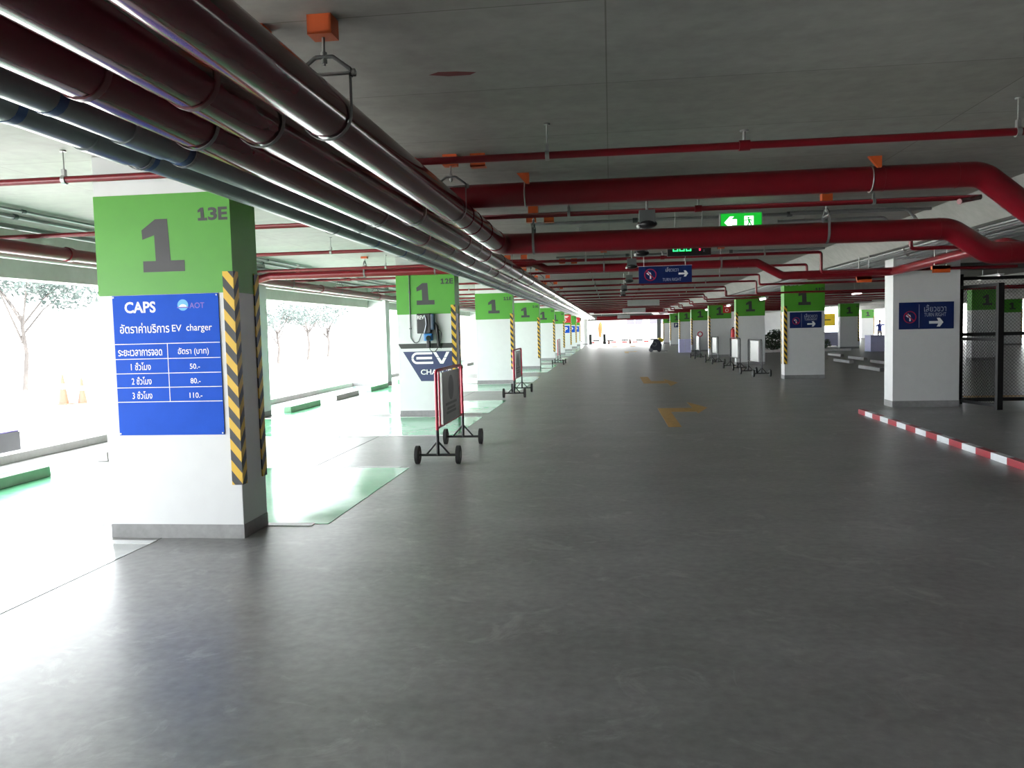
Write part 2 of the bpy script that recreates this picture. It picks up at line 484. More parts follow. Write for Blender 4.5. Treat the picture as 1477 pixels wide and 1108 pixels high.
for k in range(2, 9):
    lab = 'white pillar in the right row with green band and blue turn right sign' if k == 2 else 'white pillar in the right row with green band, %s behind the one with the turn right sign' % {3: 'first', 4: 'second', 5: 'third', 6: 'fourth', 7: 'fifth', 8: 'sixth'}[k]
    pillar(XR, ROW(k), lab, '%dD' % (13 - k) if k != 2 else '11D', 'L', top=2.66)
for k in (3, 4, 5, 6):
    pillar(X3, ROW(k), {3: 'white pillar with green band seen through the mesh gate', 4: 'white pillar of the third row hidden behind the plain pillar', 5: 'white pillar with green band beyond the wheel stops, left of the person in blue', 6: 'white pillar of the third row hidden behind the turn right pillar'}[k], '%dC' % (13 - k), 'R', top=2.66)
for k in (4, 5, 8):
    pillar(X4, ROW(k), {4: 'far white pillar of the fourth row cut off at the right frame edge', 5: 'bright green banded pillar behind the mesh fence at the right frame edge', 8: 'small bright green banded pillar far back near the person in blue'}[k], '%dB' % (13 - k), 'R', top=2.66)
for k in range(-1, 9):
    cx = XP - W / 2
    t = thing('edge_pillar', 'plain white pillar at the open left edge, %s' % ('behind the camera' if k < 0 else ORD[k] + ' from the camera'), 'pillar', (cx, ROW(k) + D / 2, 0), 'plain pillars along the open left edge', True)
    MB().box(-W / 2, W / 2, -D / 2, D / 2, 0, CEIL).build('shaft', 'white_paint', t, .006)
    MB().box(-W / 2 - .004, W / 2 + .004, -D / 2 - .004, D / 2 + .004, 0, .11).build('plinth', 'plinth_concrete', t, .003)
t = thing('round_column', 'round white column at the far end of the left row', 'column', (-2.52, 80.2, 0), None, True)
MB().cyl((0, 0, 0.1), (0, 0, CEIL), .31, 24).build('shaft', 'white_paint', t)
MB().cyl((0, 0, 0), (0, 0, .1), .318, 24).build('plinth', 'plinth_concrete', t)
t = thing('end_column', 'dark square column at the far exit beside the white end wall', 'column', (4.65, 80.5, 0), None, True)
MB().box(-.2, .2, -.2, .2, .1, CEIL).build('shaft', 'device_grey', t, .01)
MB().box(-.205, .205, -.205, .205, 0, .1).build('plinth', 'plinth_concrete', t)

# ------------------------------------------------------------------ floor paint
bays = []
for k in range(-1, 8):
    ya = ROW(k) + D; step = (S - D) / 3
    for j, kind in enumerate('GPG'):
        y0, y1 = ya + j * step + .05, ya + (j + 1) * step - .05
        if j == 2: y1 = ROW(k + 1) - 0.20
        x1 = -2.33 if k >= 0 else -3.50
        if kind == 'P' and k >= 0: continue
        bays.append((k, j, y0, y1, x1))
for (k, j, y0, y1, x1) in bays:
    if k < 0 and j == 0: continue
    nm = left_codes[k] if k >= 0 else None
    pos = 'nearest' if j == 0 else 'farthest'
    lab = ('green painted parking bay behind pillar %s, %s of its three bays' % (nm, 'first' if j == 0 else 'third')) if k >= 0 else 'glossy parking bay beside and before pillar 13E, %s' % ('farther from it' if j == 1 else 'next to it')
    b = MB()
    yy1 = y1
    b.box(-7.6, x1, y0, yy1, 0.0, 0.003)
    solo(b, 'parking_bay', 'green_epoxy' if k >= 0 else 'pale_epoxy', (-5, (y0 + y1) / 2, 0), lab, 'floor marking', 'painted parking bays')
for k in range(-1, 8):
    ya = ROW(k) + D; step = (S - D) / 3
    for j in range(0, 4):
        y = ya + j * step
        if j == 3: y = ROW(k + 1) - .14
        if j == 0: y = ya + .02
        if k < 0 and j < 2: continue
        solo(MB().box(-7.55, -2.45 if k >= 0 else -3.5, y - .05, y + .05, 0.0, .0045), 'bay_line', 'white_paint', (-5, y, 0),
             'white bay dividing line, %s one %s' % (ORD[j], ('behind pillar ' + left_codes[k]) if k >= 0 else 'before pillar 13E'), 'floor marking', 'white bay lines')
def arrow(pts, label, base):
    b = MB().prism(pts, 0.0, .004, 'Z')
    return solo(b, 'floor_arrow', 'marking_yellow', base, label, 'floor marking', 'ochre arrows on the aisle')
arrow([(0.865, 12.75), (1.065, 12.75), (1.065, 15.05), (1.52, 15.05), (1.52, 14.72), (1.80, 15.75), (1.52, 16.95), (1.52, 15.72), (0.865, 15.72)], 'nearest ochre floor arrow turning right, in mid aisle', (1.2, 14.8, 0))
arrow([(0.88, 25.8), (1.13, 25.8), (1.13, 23.75), (1.53, 23.75), (1.53, 24.6), (1.82, 22.9), (1.53, 21.6), (1.53, 22.75), (0.88, 22.75)], 'second ochre floor arrow, pointing right with its stem away from the camera', (1.2, 23.7, 0))
arrow([(0.85, 50.5), (1.1, 50.5), (1.1, 53), (1.5, 53), (1.5, 52.4), (1.75, 53.6), (1.5, 54.8), (1.5, 54), (0.85, 54)], 'third small ochre floor arrow far down the aisle', (1.2, 52.5, 0))
arrow([(0.1, 67), (0.5, 67), (0.5, 71), (0.1, 71)], 'far left ochre floor mark near the exit', (.3, 69, 0))
arrow([(1.6, 67), (2.0, 67), (2.0, 71), (1.6, 71)], 'far right ochre floor mark near the exit', (1.8, 69, 0))

# wheel stops
def stop(x, y, m, label, grp, L=1.72):
    b = MB().prism([(-.08, 0), (.08, 0), (.07, .115), (-.05, .12), (-.075, .10)], -L / 2, L / 2)
    me = b.mesh('wheel_stop', 0.012); me.materials.append(MATS[m])
    o = link(bpy.data.objects.new('wheel_stop', me)); o.location = (x, y, .003 if x < 0 else 0)
    return tag(o, label, 'wheel stop', grp)
for k in range(0, 8):
    for j in range(3):
        y = ROW(k) + 1.87 + 2.79 * j
        stop(-6.53, y, 'kerb_concrete' if j == 1 else 'green_stop', '%s wheel stop, %s of three behind pillar %s' % ('grey concrete' if j == 1 else 'green painted', ('first', 'middle', 'last')[j], left_codes[k]), 'wheel stops of the left bays')
for i, (x, y) in enumerate([(8.35, 27.6), (9.0, 33.2), (9.2, 37.6), (9.9, 31.5), (10.2, 35.5), (10.4, 39.6), (10.6, 43.8)]):
    stop(x, y, 'floor_concrete', 'grey concrete wheel stop beyond the right row, %s from the plain pillar' % ORD[i], 'wheel stops right of the aisle', 2.2)

struct(MB().box(-3.512, -3.502, YB, 79.0, 0.0, 0.0012), 'floor_joint', 'ring_grey')
solo(MB().box(7.0, 9.0, 17.0, 17.5, 0, .004), 'floor_line', 'marking_yellow', (8, 17.2, 0), 'ochre floor band seen through the mesh fence on the right', 'floor marking')
# raised island with red and white kerb on the right
struct(MB().box(4.22, 9.0, 1.0, 14.36, 0.0, 0.06).prism([(4.10, 0.0005), (4.80, 0.06), (9.0, 0.06), (9.0, 0.0)], 14.36, 16.4), 'floor_island', 'floor_concrete')
t = thing('striped_kerb', 'red and white striped kerb edging the raised floor on the right', 'kerb', (4.19, 10.0, 0))
for i in range(36):
    y1 = 14.40 - i * .375; y0 = y1 - .375
    if y0 < 1.0: break
    MB().box(4.15, 4.235, y0 + .001, y1 - .001, 0, .078).build('kerb_block', 'paint_red' if i % 2 == 0 else 'paint_kerb_white', t, 0.004)

# ------------------------------------------------------------------ ceiling pipes along the aisle
RZ, RR = 2.535, 0.109
GZ, GR = 2.500, 0.074
def ymain(name, label, x, z, r, m, y0, y1, joints, ringm, end=None, rw=0.012, ring_len=.05):
    t = thing(name, label, 'pipe', (x, (y0 + y1) / 2, z))
    path = [(x, y0, z), (x, y1, z)] if end is None else rounded([(x, y0, z)] + end, .30, 8)
    MB().tube(path, r, 20).build('pipe_run', m, t)
    for y in joints:
        MB().cyl((x, y, z), (x, y + ring_len, z), r + rw, 20).build('coupling', ringm, t)
    return t
far = [4.9 + 5.8 * i for i in range(13)]
# right large red pipe turns right at its end and crosses the aisle (one continuous run)
t = ymain('fire_main_pipe', 'rightmost large maroon pipe along the aisle, turning right and crossing it low', -1.242, RZ, RR, 'pipe_maroon_shaded', -6, 9.3, [6.9, 7.35, 8.0], 'pipe_maroon_shaded',
          [(-1.242, 9.33, RZ)], .005, .03)
cross = rounded([(-1.242, 8.9, RZ), (-1.242, 9.33, RZ), (3.62, 9.33, RZ - .01), (4.02, 9.33, 2.25), (8.9, 9.33, 2.25)], .28, 8)
MB().tube(cross, RR + .008, 20).build('crossing_run', 'pipe_red', t)
for x in (3.5, 4.2):
    MB().cyl((x, 9.33, RZ - .01 if x < 4 else 2.25), (x + .012, 9.33, RZ - .01 if x < 4 else 2.25), RR + .011, 20).build('weld_seam', 'pipe_red', t)
ymain('fire_main_pipe', 'middle large maroon pipe along the aisle', -1.58, RZ, RR, 'pipe_maroon_shaded', -6, 79.5, [3.0, 8.7, 10.2, 11.6, 14.0, 16.0] + far[3:], 'ring_dark', None, .006, .035)
ymain('fire_main_pipe', 'left large maroon pipe along the aisle, beside the grey pipes', -1.89, RZ, RR, 'pipe_maroon_shaded', -6, 79.5, [2.8, 8.1, 10.9, 13.2, 15.1] + far[3:], 'ring_dark', None, .006, .035)
for nm, x in (('grey steel pipe along the aisle, next to the maroon pipes', -2.14), ('outermost grey steel pipe along the aisle, nearest the left pillars', -2.375)):
    dy = 0 if x > -2.2 else .08
    t = ymain('drain_pipe', nm, x, GZ, GR, 'pipe_grey', -6, 79.5, [3.45 + dy], 'pipe_grey', None, .008, .34)
    for y in (2.95 + dy, 3.92 + dy, 8.0 + dy, 9.1 + dy, 12.5, 17, 22, 28):
        MB().cyl((x, y, GZ), (x, y + .05, GZ), GR + .003, 18).build('paint_band', 'blue_band', t, 0, 'dark blue painted band')
# second crossing pipe, fed from the middle pipe by a riser over the right one
t = thing('crossing_pipe', 'nearest large red pipe crossing the aisle high under the ceiling', 'pipe', (1, 7.49, 2.785))
p = rounded([(-1.58, 7.49, RZ), (-1.58, 7.49, 2.785), (3.16, 7.49, 2.785), (3.78, 7.49, 2.27), (8.9, 7.49, 2.27)], .26, 8)
MB().tube(p, .108, 20).build('pipe_run', 'pipe_red', t)
for x in (2.35, 2.95):
    MB().cyl((x, 7.49, 2.785), (x + .01, 7.49, 2.785), .111, 20).build('weld_seam', 'pipe_red', t)
# third crossing pipe from the left edge pipe, over the aisle, stepping down and turning back along the right row
t = thing('crossing_pipe', 'slimmer red pipe crossing before pillar 12E, stepping down and running back on the right', 'pipe', (0, 14.45, 2.62))
p = rounded([(-6.45, 14.45, 2.60), (-6.2, 14.45, 2.655), (-2.72, 14.45, 2.655), (-2.5, 14.45, 2.735), (-1.35, 14.45, 2.735), (-1.1, 14.45, 2.61), (2.5, 14.45, 2.605), (2.92, 14.45, 2.37), (4.72, 14.45, 2.385), (4.46, 9.95, 2.40), (4.62, 9.70, 2.30), (8.9, 9.70, 2.30)], .12, 6)
MB().tube(p, .070, 16).build('pipe_run', 'pipe_red', t)
# large red mains far down the aisle
for y, z, r, lab in ((60.0, 2.74, .13, 'large red pipe crossing far down the aisle, nearer of the two'), (73.0, 2.44, .20, 'lowest large red pipe crossing above the far exit')):
    t = thing('crossing_pipe', lab, 'pipe', (0, y, z))
    MB().cyl((-1.2, y, z), (3.9 if y < 70 else 9, y, z), r, 16).build('pipe_run', 'pipe_red', t)
    MB().cyl((1.0, y, z), (1.06, y, z), r + .015, 16).build('coupling', 'ring_dark', t)
    for x in (-.8, 1.5, 3.6): MB().cyl((x, y, z + r - .01), (x, y, CEIL), .01, 6).build('hanging_rod', 'galvanised', t)
# left edge red pipe with a white pipe under it
t = thing('edge_pipe', 'red pipe along the open left edge in front of the concrete beam', 'pipe', (-6.5, 30, 2.6))
MB().cyl((-6.5, -6, 2.6), (-6.5, 79, 2.6), .075, 16).build('pipe_run', 'pipe_red', t)
for y in (9.2, 13.1, 17.9, 22.5, 27): MB().cyl((-6.5, y, 2.6), (-6.5, y + .08, 2.6), .088, 16).build('coupling', 'pipe_red', t)
t = thing('edge_pipe', 'white plastic pipe under the red pipe along the open left edge', 'pipe', (-6.75, 30, 2.53))
MB().cyl((-6.75, -6, 2.53), (-6.75, 79, 2.53), .028, 12).build('pipe_run', 'pvc_white', t)
for y in (11.5, 17.5, 23.5): MB().cyl((-6.75, y, 2.53), (-6.75, y + .1, 2.53), .034, 12).build('coupling', 'pvc_white', t)
for i, (x, z, r) in enumerate(((-6.15, 2.86, .022), (-6.55, 2.83, .03), (-6.05, 2.91, .014))):
    t = thing('conduit', ('thin grey conduit under the left ceiling, middle of three', 'thickest grey conduit under the left ceiling', 'thinnest grey conduit under the left ceiling')[i], 'conduit', (x, 10, z))
    MB().cyl((x, -6, z), (x, 40, z), r, 8).build('tube', 'conduit', t)
    for y in (7.9, 11, 14): MB().cyl((x, y, z), (x, y + .05, z), r + .008, 8).build('coupling', 'device_grey', t)
# thin sprinkler pipes across the aisle
PZ = 2.737
PY = [5.65 + 2.884 * i for i in range(20)]
for i, y in enumerate(PY):
    lab = '%s thin red sprinkler pipe crossing under the ceiling' % ORD[i]
    t = thing('sprinkler_pipe', lab, 'pipe', (0, y, PZ), 'thin sprinkler pipes across the aisle')
    xd = (3.95, 3.52)[i % 2] if i > 1 else (3.9, 3.55)[i]
    zl = 2.40 + .05 * (i % 3) if i < 8 else 2.55
    if i == 0: path = [(-7.1, y, PZ), (3.9, y, PZ)]
    elif i == 1: path = [(-7.1, y, PZ), (3.60, y, PZ), (3.30, y - .25, PZ - .07)]
    else: path = rounded([(-7.1, y, PZ), (xd, y, PZ), (xd, y, zl), (12.2 if i > 4 else 6.6, y, zl)], .05, 4)
    MB().tube(path, .026 if i < 8 else .030, 10).build('pipe_run', 'pipe_red', t)
    for x in (-5.6, -2.6, .9):
        b = MB().cyl((x, y, PZ), (x, y, PZ + .09), .012, 8).cyl((x, y, PZ + .09), (x, y, PZ + .10), .03, 8)
        b.build('sprinkler', 'galvanised', t)
        MB().cyl((x - .035, y, PZ), (x + .035, y, PZ), .036, 10).build('coupling', 'pipe_red', t)
for i, (y, x0, x1) in enumerate(((8.85, -1.0, 3.9), (10.6, -1.0, 3.9), (15.6, -1, 3.9), (19.5, -1, 3.9), (26, -1, 3.9), (33, -1, 3.9))):
    t = thing('conduit', '%s grey conduit crossing the aisle flat under the ceiling' % ORD[i], 'conduit', (1, y, 2.91))
    MB().cyl((x0, y, 2.91), (x1, y, 2.91), .022, 8).build('tube', 'conduit', t)
    for x in (.3, 2.2): MB().cyl((x, y, 2.91), (x + .06, y, 2.91), .032, 8).build('coupling', 'device_grey', t)
for i in range(8):
    x = 4.42 + i * .115
    t = thing('conduit', '%s steel conduit under the right drop beam, counted from the aisle' % ORD[i].replace('nearest', 'first'), 'conduit', (x, 30, 2.63), 'steel conduits under the right beam')
    MB().cyl((x, 2, 2.63), (x, 72.6, 2.63), .02 + .006 * (i % 3), 8).build('tube', 'conduit', t)
    for y in (8.6 + .3 * i, 13 + .3 * i, 19 + .4 * i): MB().cyl((x, y, 2.63), (x, y + .06, 2.63), .034, 8).build('coupling', 'galvanised', t)
for i, (y, z) in enumerate(((10.4, 2.78), (11.2, 2.74))):
    t = thing('conduit', ('bent grey conduit dropping down the side of the right beam, nearer one', 'bent grey conduit dropping down the side of the right beam, farther one')[i], 'conduit', (3.6, y, z))
    MB().tube(rounded([(2.2, y, 2.90), (3.55, y, 2.90), (3.75, y, 2.62), (4.30, y, 2.60), (4.36, y, 2.60)], .12, 5), .018, 8).build('tube', 'conduit', t)
    MB().cyl((3.62, y, 2.80), (3.66, y, 2.74), .03, 8).build('coupling', 'galvanised', t)

# ------------------------------------------------------------------ hangers
def clevis(r, drop, along='Y', bracket=True):
    """clevis hanger about a pipe centred at the origin; drop = ceiling height above the centre"""
    t = thing('pipe_hanger', '', 'hanger', (0, 0, 0), None, True)
    def P(a, z, w=0): return (a, w, z) if along == 'Y' else (w, a, z)
    R = r + .006; tz = R + .055
    # strap cradling the pipe
    pts = [(-R, tz)] + [(R * math.cos(a), R * math.sin(a)) for a in [PI + PI * i / 14 for i in range(15)]] + [(R, tz)]
    b = MB()
    for (a, z), (a2, z2) in zip(pts[:-1], pts[1:]):
        da, dz = a2 - a, z2 - z; l = math.hypot(da, dz) or 1; na, nz = -dz / l * .004, da / l * .004
        q = [(a, z), (a2, z2), (a2 - na, z2 - nz), (a - na, z - nz)]
        vs = [P(u, v, -.013) for u, v in q] + [P(u, v, .013) for u, v in q]
        b._add(vs, [(0, 1, 2, 3), (7, 6, 5, 4), (0, 4, 5, 1), (1, 5, 6, 2), (2, 6, 7, 3), (3, 7, 4, 0)])
    b.build('strap', 'strap_grey', t)
    yk = MB()
    top = tz + .075
    for (a, z), (a2, z2) in (((-R - .005, tz - .02), (-R - .005, tz + .015)), ((-R - .005, tz + .015), (-.04, top)), ((-.04, top), (.04, top)), ((.04, top), (R + .005, tz + .015)), ((R + .005, tz + .015), (R + .005, tz - .02))):
        yk.tube([P(a, z), P(a2, z2)], .009, 6)
    yk.build('yoke', 'strap_grey', t)
    bo = MB().cyl(P(-R - .03, tz), P(R + .03, tz), .008, 8)
    for s in (-1, 1): bo.cyl(P(s * (R + .012), tz), P(s * (R + .026), tz), .017, 6)
    bo.build('bolt', 'galvanised', t)
    zb = drop - (.085 if bracket else 0)
    rd = MB().cyl((0, 0, top - .04), (0, 0, zb), .007, 8).cyl((0, 0, top - .03), (0, 0, top - .012), .015, 6).cyl((0, 0, top + .006), (0, 0, top + .02), .015, 6)
    rd.build('rod', 'galvanised', t)
    if bracket:
        k = MB().box(-.055, .055, -.05, -.04, zb, drop).box(-.055, .055, -.05, .05, zb, zb + .012).box(-.055, -.045, -.05, .05, zb, drop).box(.045, .055, -.05, .05, zb, drop)
        k.build('bracket', 'orange_paint', t)
    return t
def place(proto, first, loc, label, grp):
    o = proto if first else copy_tree(proto)
    o.location = loc; o['label'] = label; o['group'] = grp
    return o
hy = [3.58 + 2.9 * i for i in range(9)]
pr = clevis(RR, CEIL - RZ)
names = [(-1.242, 'rightmost maroon pipe'), (-1.58, 'middle maroon pipe'), (-1.89, 'left maroon pipe')]
first = True
for x, nm in names:
    for i, y in enumerate(hy):
        if x == -1.242 and y > 9: continue
        place(pr, first, (x, y + {-1.242: 0, -1.58: .06, -1.89: .05}[x], RZ), 'clevis hanger with orange ceiling bracket on the %s, %s from the camera' % (nm, ORD[i]), 'clevis hangers of the maroon pipes'); first = False
pg = clevis(GR, CEIL - GZ, bracket=False); first = True
for x, nm in ((-2.14, 'grey pipe next to the maroon ones'), (-2.375, 'outermost grey pipe')):
    for i, y in enumerate(hy):
        place(pg, first, (x, y + .4, GZ), 'clevis hanger on the %s, %s from the camera' % (nm, ORD[i]), 'clevis hangers of the grey pipes'); first = False
pe = clevis(.075, CEIL - 2.6, bracket=False); first = True
for i in range(8):
    place(pe, first, (-6.5, 7.0 + 3.05 * i, 2.6), 'clevis hanger on the red pipe along the left edge, %s from the camera' % ORD[i], 'clevis hangers of the left edge pipe'); first = False
for r, x, y, z, lab in ((.108, -.75, 7.49, 2.785, 'strap hanger on the nearest crossing pipe beside the maroon pipes'), (.108, 2.35 - .1, 7.49, 2.785, 'strap hanger with orange bracket on the nearest crossing pipe before its bend')):
    t = thing('pipe_hanger', lab, 'hanger', (x, y, z), None, True)
    R = r + .006
    MB().tube([(0, R * math.cos(a), R * math.sin(a)) for a in [PI * (1.45 - 1.35 * i / 16) + PI * .45 for i in range(17)]], .006, 6).build('strap', 'galvanised', t)
    MB().prism([(-.06, CEIL - z), (.05, CEIL - z), (.05, .07), (.02, .07)], -R - .045, -R - .005, 'Y').build('bracket', 'orange_paint', t)
pc = clevis(RR + .008, CEIL - RZ, 'X'); first = True
for x, lab in ((-.85, 'clevis hanger on the low crossing pipe, the one beside the maroon pipes'), (2.35, 'clevis hanger on the low crossing pipe, the one before its step down')):
    place(pc, first, (x, 9.33, RZ), lab, 'clevis hangers of the low crossing pipe'); first = False
p3 = clevis(.07, CEIL - 2.605, 'X'); first = True
for x, z, lab in ((-4.4, 2.655, 'clevis hanger on the slimmer crossing pipe left of pillar 12E'), (-3.1, 2.655, 'clevis hanger on the slimmer crossing pipe before pillar 12E'), (-.1, 2.61, 'clevis hanger on the slimmer crossing pipe beside the maroon pipes'), (1.9, 2.605, 'clevis hanger on the slimmer crossing pipe before its step down')):
    place(p3, first, (x, 14.45, z), lab, 'clevis hangers of the slimmer crossing pipe'); first = False
for x, y, lab in ((4.25, 14.45, 'drop hanger with orange foot under the slimmer pipe, left of the plain pillar'), (4.62, 12.2, 'drop hanger with orange foot on the slimmer pipe before the plain pillar')):
    t = thing('pipe_hanger', lab, 'hanger', (x, y, 2.3), None, True)
    zt = 2.66 - 2.3
    MB().cyl((.08, 0, -.03), (.08, 0, zt), .007, 8).cyl((-.08, 0, -.03), (-.08, 0, zt), .007, 8).build('rod', 'galvanised', t)
    MB().box(-.12, .12, -.03, .03, -.035, .012).box(-.12, .12, -.03, -.022, -.085, .012).build('bracket', 'orange_paint', t)
# rods for the sprinkler pipes
t0 = thing('pipe_hanger', '', 'hanger', (0, 0, 0), None, True)
MB().cyl((0, 0, .03), (0, 0, CEIL - PZ), .0055, 6).cyl((0, 0, CEIL - PZ - .01), (0, 0, CEIL - PZ), .022, 8).build('rod', 'galvanised', t0)
MB().ring((0, 0), .026, .034, -.014, .014, 14).build('pipe_ring', 'galvanised', t0).rotation_euler = (0, 0, PI / 2)
MB().box(-.012, .012, -.016, .016, .025, .075).build('clamp', 'galvanised', t0)
first = True
for i, y in enumerate(PY[:10]):
    for j, x in enumerate((-3.97, -.41, 2.6)):
        place(t0, first, (x, y, PZ), 'thin rod hanger on the %s sprinkler pipe, %s' % (ORD[i], ('over the left bays', 'right of the maroon pipes', 'near the right drop beam')[j]), 'rod hangers of the sprinkler pipes'); first = False
# a few orange brackets beside the maroon pipes
for i, (x, y) in enumerate(((-1.02, 6.5), (-.93, 9.95), (-.72, 10.0), (-.95, 13.0), (-.75, 13.1), (-.93, 16.3), (-.7, 16.4))):
    b = MB().box(x - .06, x + .06, y - .05, y - .04, CEIL - .1, CEIL).box(x - .06, x + .06, y - .05, y + .05, CEIL - .1, CEIL - .09).box(x - .06, x - .05, y - .05, y + .05, CEIL - .1, CEIL)
    solo(b, 'ceiling_bracket', 'orange_paint', (x, y, CEIL - .1), 'loose orange ceiling bracket right of the maroon pipes, %s from the camera' % ORD[i], 'bracket', 'orange ceiling brackets')

# ------------------------------------------------------------------ rate board on pillar 13E
SX0, SX1, SZ0, SZ1, SY = -3.807, -2.948, 0.810, 1.889, Y1 - .0055
t = thing('rate_board', 'blue charging rate board headed CAPS on the nearest pillar', 'sign', (-3.38, SY, SZ0))
MB().box(SX0, SX1, SY - .004, SY + .0025, SZ0, SZ1).build('board', 'board_blue', t, .001)
fx = lambda s: SX0 + s * (SX1 - SX0)
fz = lambda q: SZ1 - q * (SZ1 - SZ0)
YT = SY - .0052
def tx(body, s0, s1, q0, q1, m='print_white', off=0.0, nm='lettering'):
    return text(body, fx(s0), fx(s1), fz(q1), fz(q0), YT, m, t, nm, off)
tx('CAPS', .115, .41, .045, .125, off=.025)
tx('อัตราค่าบริการ', .06, .53, .195, .268, off=.008)
tx('EV', .555, .645, .215, .262, off=.004)
tx('charger', .69, .93, .212, .275, off=.004)
tx('ระยะเวลาการจอด', .03, .45, .385, .43, off=.012)
tx('อัตรา (บาท)', .60, .89, .378, .436, off=.008)
for i, (h, pz) in enumerate((('1 ชั่วโมง', '50.-'), ('2 ชั่วโมง', '80.-'), ('3 ชั่วโมง', '110.-'))):
    q = .476 + .103 * i
    tx(h, .145, .335, q, q + .056, off=.006)
    tx(pz, .705 if i < 2 else .69, .80 if i < 2 else .81, q + .016, q + .054, off=.006)
for q in (.345, .452, .556, .657, .76):
    MB().box(SX0 + .002, SX1 - .002, YT - .0004, YT + .001, fz(q) - .0025, fz(q) + .0025).build('rule_line', 'print_white', t)
MB().box(fx(.503) - .0025, fx(.503) + .0025, YT - .0004, YT + .001, fz(.76), fz(.345)).build('rule_line', 'print_white', t)
lg = MB().prism([(fx(.668) + .043 * math.cos(a), fz(.077) + .043 * math.sin(a)) for a in [2 * PI * i / 24 for i in range(24)]], YT - .0004, YT + .001).build('logo_disc', 'logo_cyan', t)
MB().prism([(fx(.668) + .03 * math.cos(a), fz(.09) + .02 * math.sin(a)) for a in [PI * i / 10 for i in range(11)]], YT - .0012, YT - .0004).build('logo_dome', 'print_white', lg)
MB().box(fx(.615), fx(.72), YT - .0018, YT - .0004, fz(.098), fz(.090)).build('logo_bar', 'logo_violet', lg)
text('AOT', fx(.73), fx(.87), fz(.102), fz(.062), YT - .0004, 'logo_violet', t, 'logo_letters', .01)
for s, q in ((.012, .012), (.985, .012), (.012, .988), (.985, .988)):
    MB().cyl((fx(s), YT + .001, fz(q)), (fx(s), YT - .003, fz(q)), .006, 10).build('screw', 'galvanised', t)

# ------------------------------------------------------------------ painted charger emblem on pillar 12E (part of the pillar)
YF = ROW(1) - .0012
P12['_w'] = tuple(P12.location)
em = MB().prism([(-3.83, 1.205), (-2.84, 1.205), (-2.84, .655), (-3.50, .655)], YF - .001, YF + .001).build('painted_emblem', 'emblem_blue', P12, 0, 'dark blue slanted emblem with white EV lettering')
MB().prism([(-3.92, 1.352), (-2.84, 1.352), (-2.84, 1.262), (-3.865, 1.262)], YF - .001, YF + .001).build('painted_stripe', 'emblem_dark', P12)
e = MB(); yy0, yy1 = YF - .0022, YF - .001
zc = 1.082; hh = .108; th = .040
def arc(c, r0, r1, a0, a1): e.ring(c, r0, r1, yy0, yy1, 12, a0, a1)
arc((-3.565, zc), hh - th, hh, PI / 2, PI * .985); arc((-3.565, zc), hh - th, hh, PI * 1.015, PI * 1.5)
e.box(-3.565, -3.28, yy0, yy1, zc + hh - th, zc + hh); e.box(-3.565, -3.265, yy0, yy1, zc - hh, zc - hh + th)
e.box(-3.58, -3.285, yy0, yy1, zc - .022, zc + .022)
e.build('emblem_letter', 'print_white', em)
v = MB()
v.prism([(-3.265, zc + hh), (-3.205, zc + hh), (-3.150, zc + .012), (-3.205, zc + .012)], yy0, yy1)
v.prism([(-3.200, zc + .004), (-3.145, zc + .004), (-3.105, zc - .060), (-3.068, zc + .004), (-3.012, zc + .004), (-3.075, zc - hh), (-3.135, zc - hh)], yy0, yy1)
v.prism([(-3.062, zc + .012), (-3.008, zc + .012), (-2.955, zc + hh), (-3.015, zc + hh)], yy0, yy1)
v.build('emblem_letter', 'print_white', em)
text('CHARGE', -3.505, -2.93, .775, .872, YF - .0018, 'print_white', em, 'lettering', .02)
# wall charger
cy = ROW(1) - .004
t = thing('ev_charger', 'black wall charger with blue connector and looped cable on pillar 12E', 'charger', (-3.36, cy, 1.53))
bd = MB().box(-3.525, -3.262, cy - .13, cy, 1.535, 1.90).build('housing', 'black_plastic', t, .02)
MB().box(-3.268, -3.205, cy - .125, cy, 1.60, 1.895).build('side_panel', 'charger_side', t, .015)
text('REV', -3.51, -3.38, 1.795, 1.865, cy - .1335, 'print_white', bd, 'lettering', .02)
MB().tube([(-3.37, cy - .135, 1.87), (-3.345, cy - .16, 1.80), (-3.335, cy - .17, 1.70), (-3.36, cy - .165, 1.60), (-3.38, cy - .15, 1.55)], .012, 8).build('white_cable', 'print_grey', t)
MB().box(-3.395, -3.235, cy - .17, cy - .03, 1.40, 1.535).build('socket_box', 'charger_blue', t, .025)
MB().cyl((-3.30, cy - .17, 1.455), (-3.30, cy - .20, 1.445), .045, 14).build('connector', 'black_plastic', t)
MB().box(-3.345, -3.285, cy - .16, cy - .05, 1.27, 1.42).build('plug_grip', 'black_plastic', t, .012)
MB().tube(rounded([(-3.21, cy - .05, 1.72), (-3.16, cy - .07, 1.66), (-3.15, cy - .06, 1.45), (-3.14, cy - .06, 1.30)], .04, 4), .028, 10).build('cable_holder', 'black_plastic', t)
MB().tube(rounded([(-3.15, cy - .05, 1.62), (-3.08, cy - .07, 1.55), (-3.10, cy - .07, 1.40), (-3.13, cy - .06, 1.28), (-3.09, cy - .05, 1.26)], .05, 5), .008, 6).build('cable_loop', 'black_plastic', t)
MB().tube(rounded([(-3.31, cy - .09, 1.30), (-3.29, cy - .09, 1.22), (-3.22, cy - .08, 1.19), (-3.17, cy - .07, 1.24), (-3.15, cy - .06, 1.33)], .05, 5), .007, 6).build('charging_cable', 'black_plastic', t)
MB().tube(rounded([(-3.67, cy - .014, 2.62), (-3.67, cy - .014, 1.46), (-3.60, cy - .02, 1.36), (-3.52, cy - .03, 1.38), (-3.45, cy - .05, 1.54)], .08, 6), .010, 8).build('supply_conduit', 'device_grey', t)
for z in (2.3, 1.63): MB().box(-3.69, -3.65, cy - .03, cy, z - .01, z + .01).build('conduit_clip', 'device_grey', t)

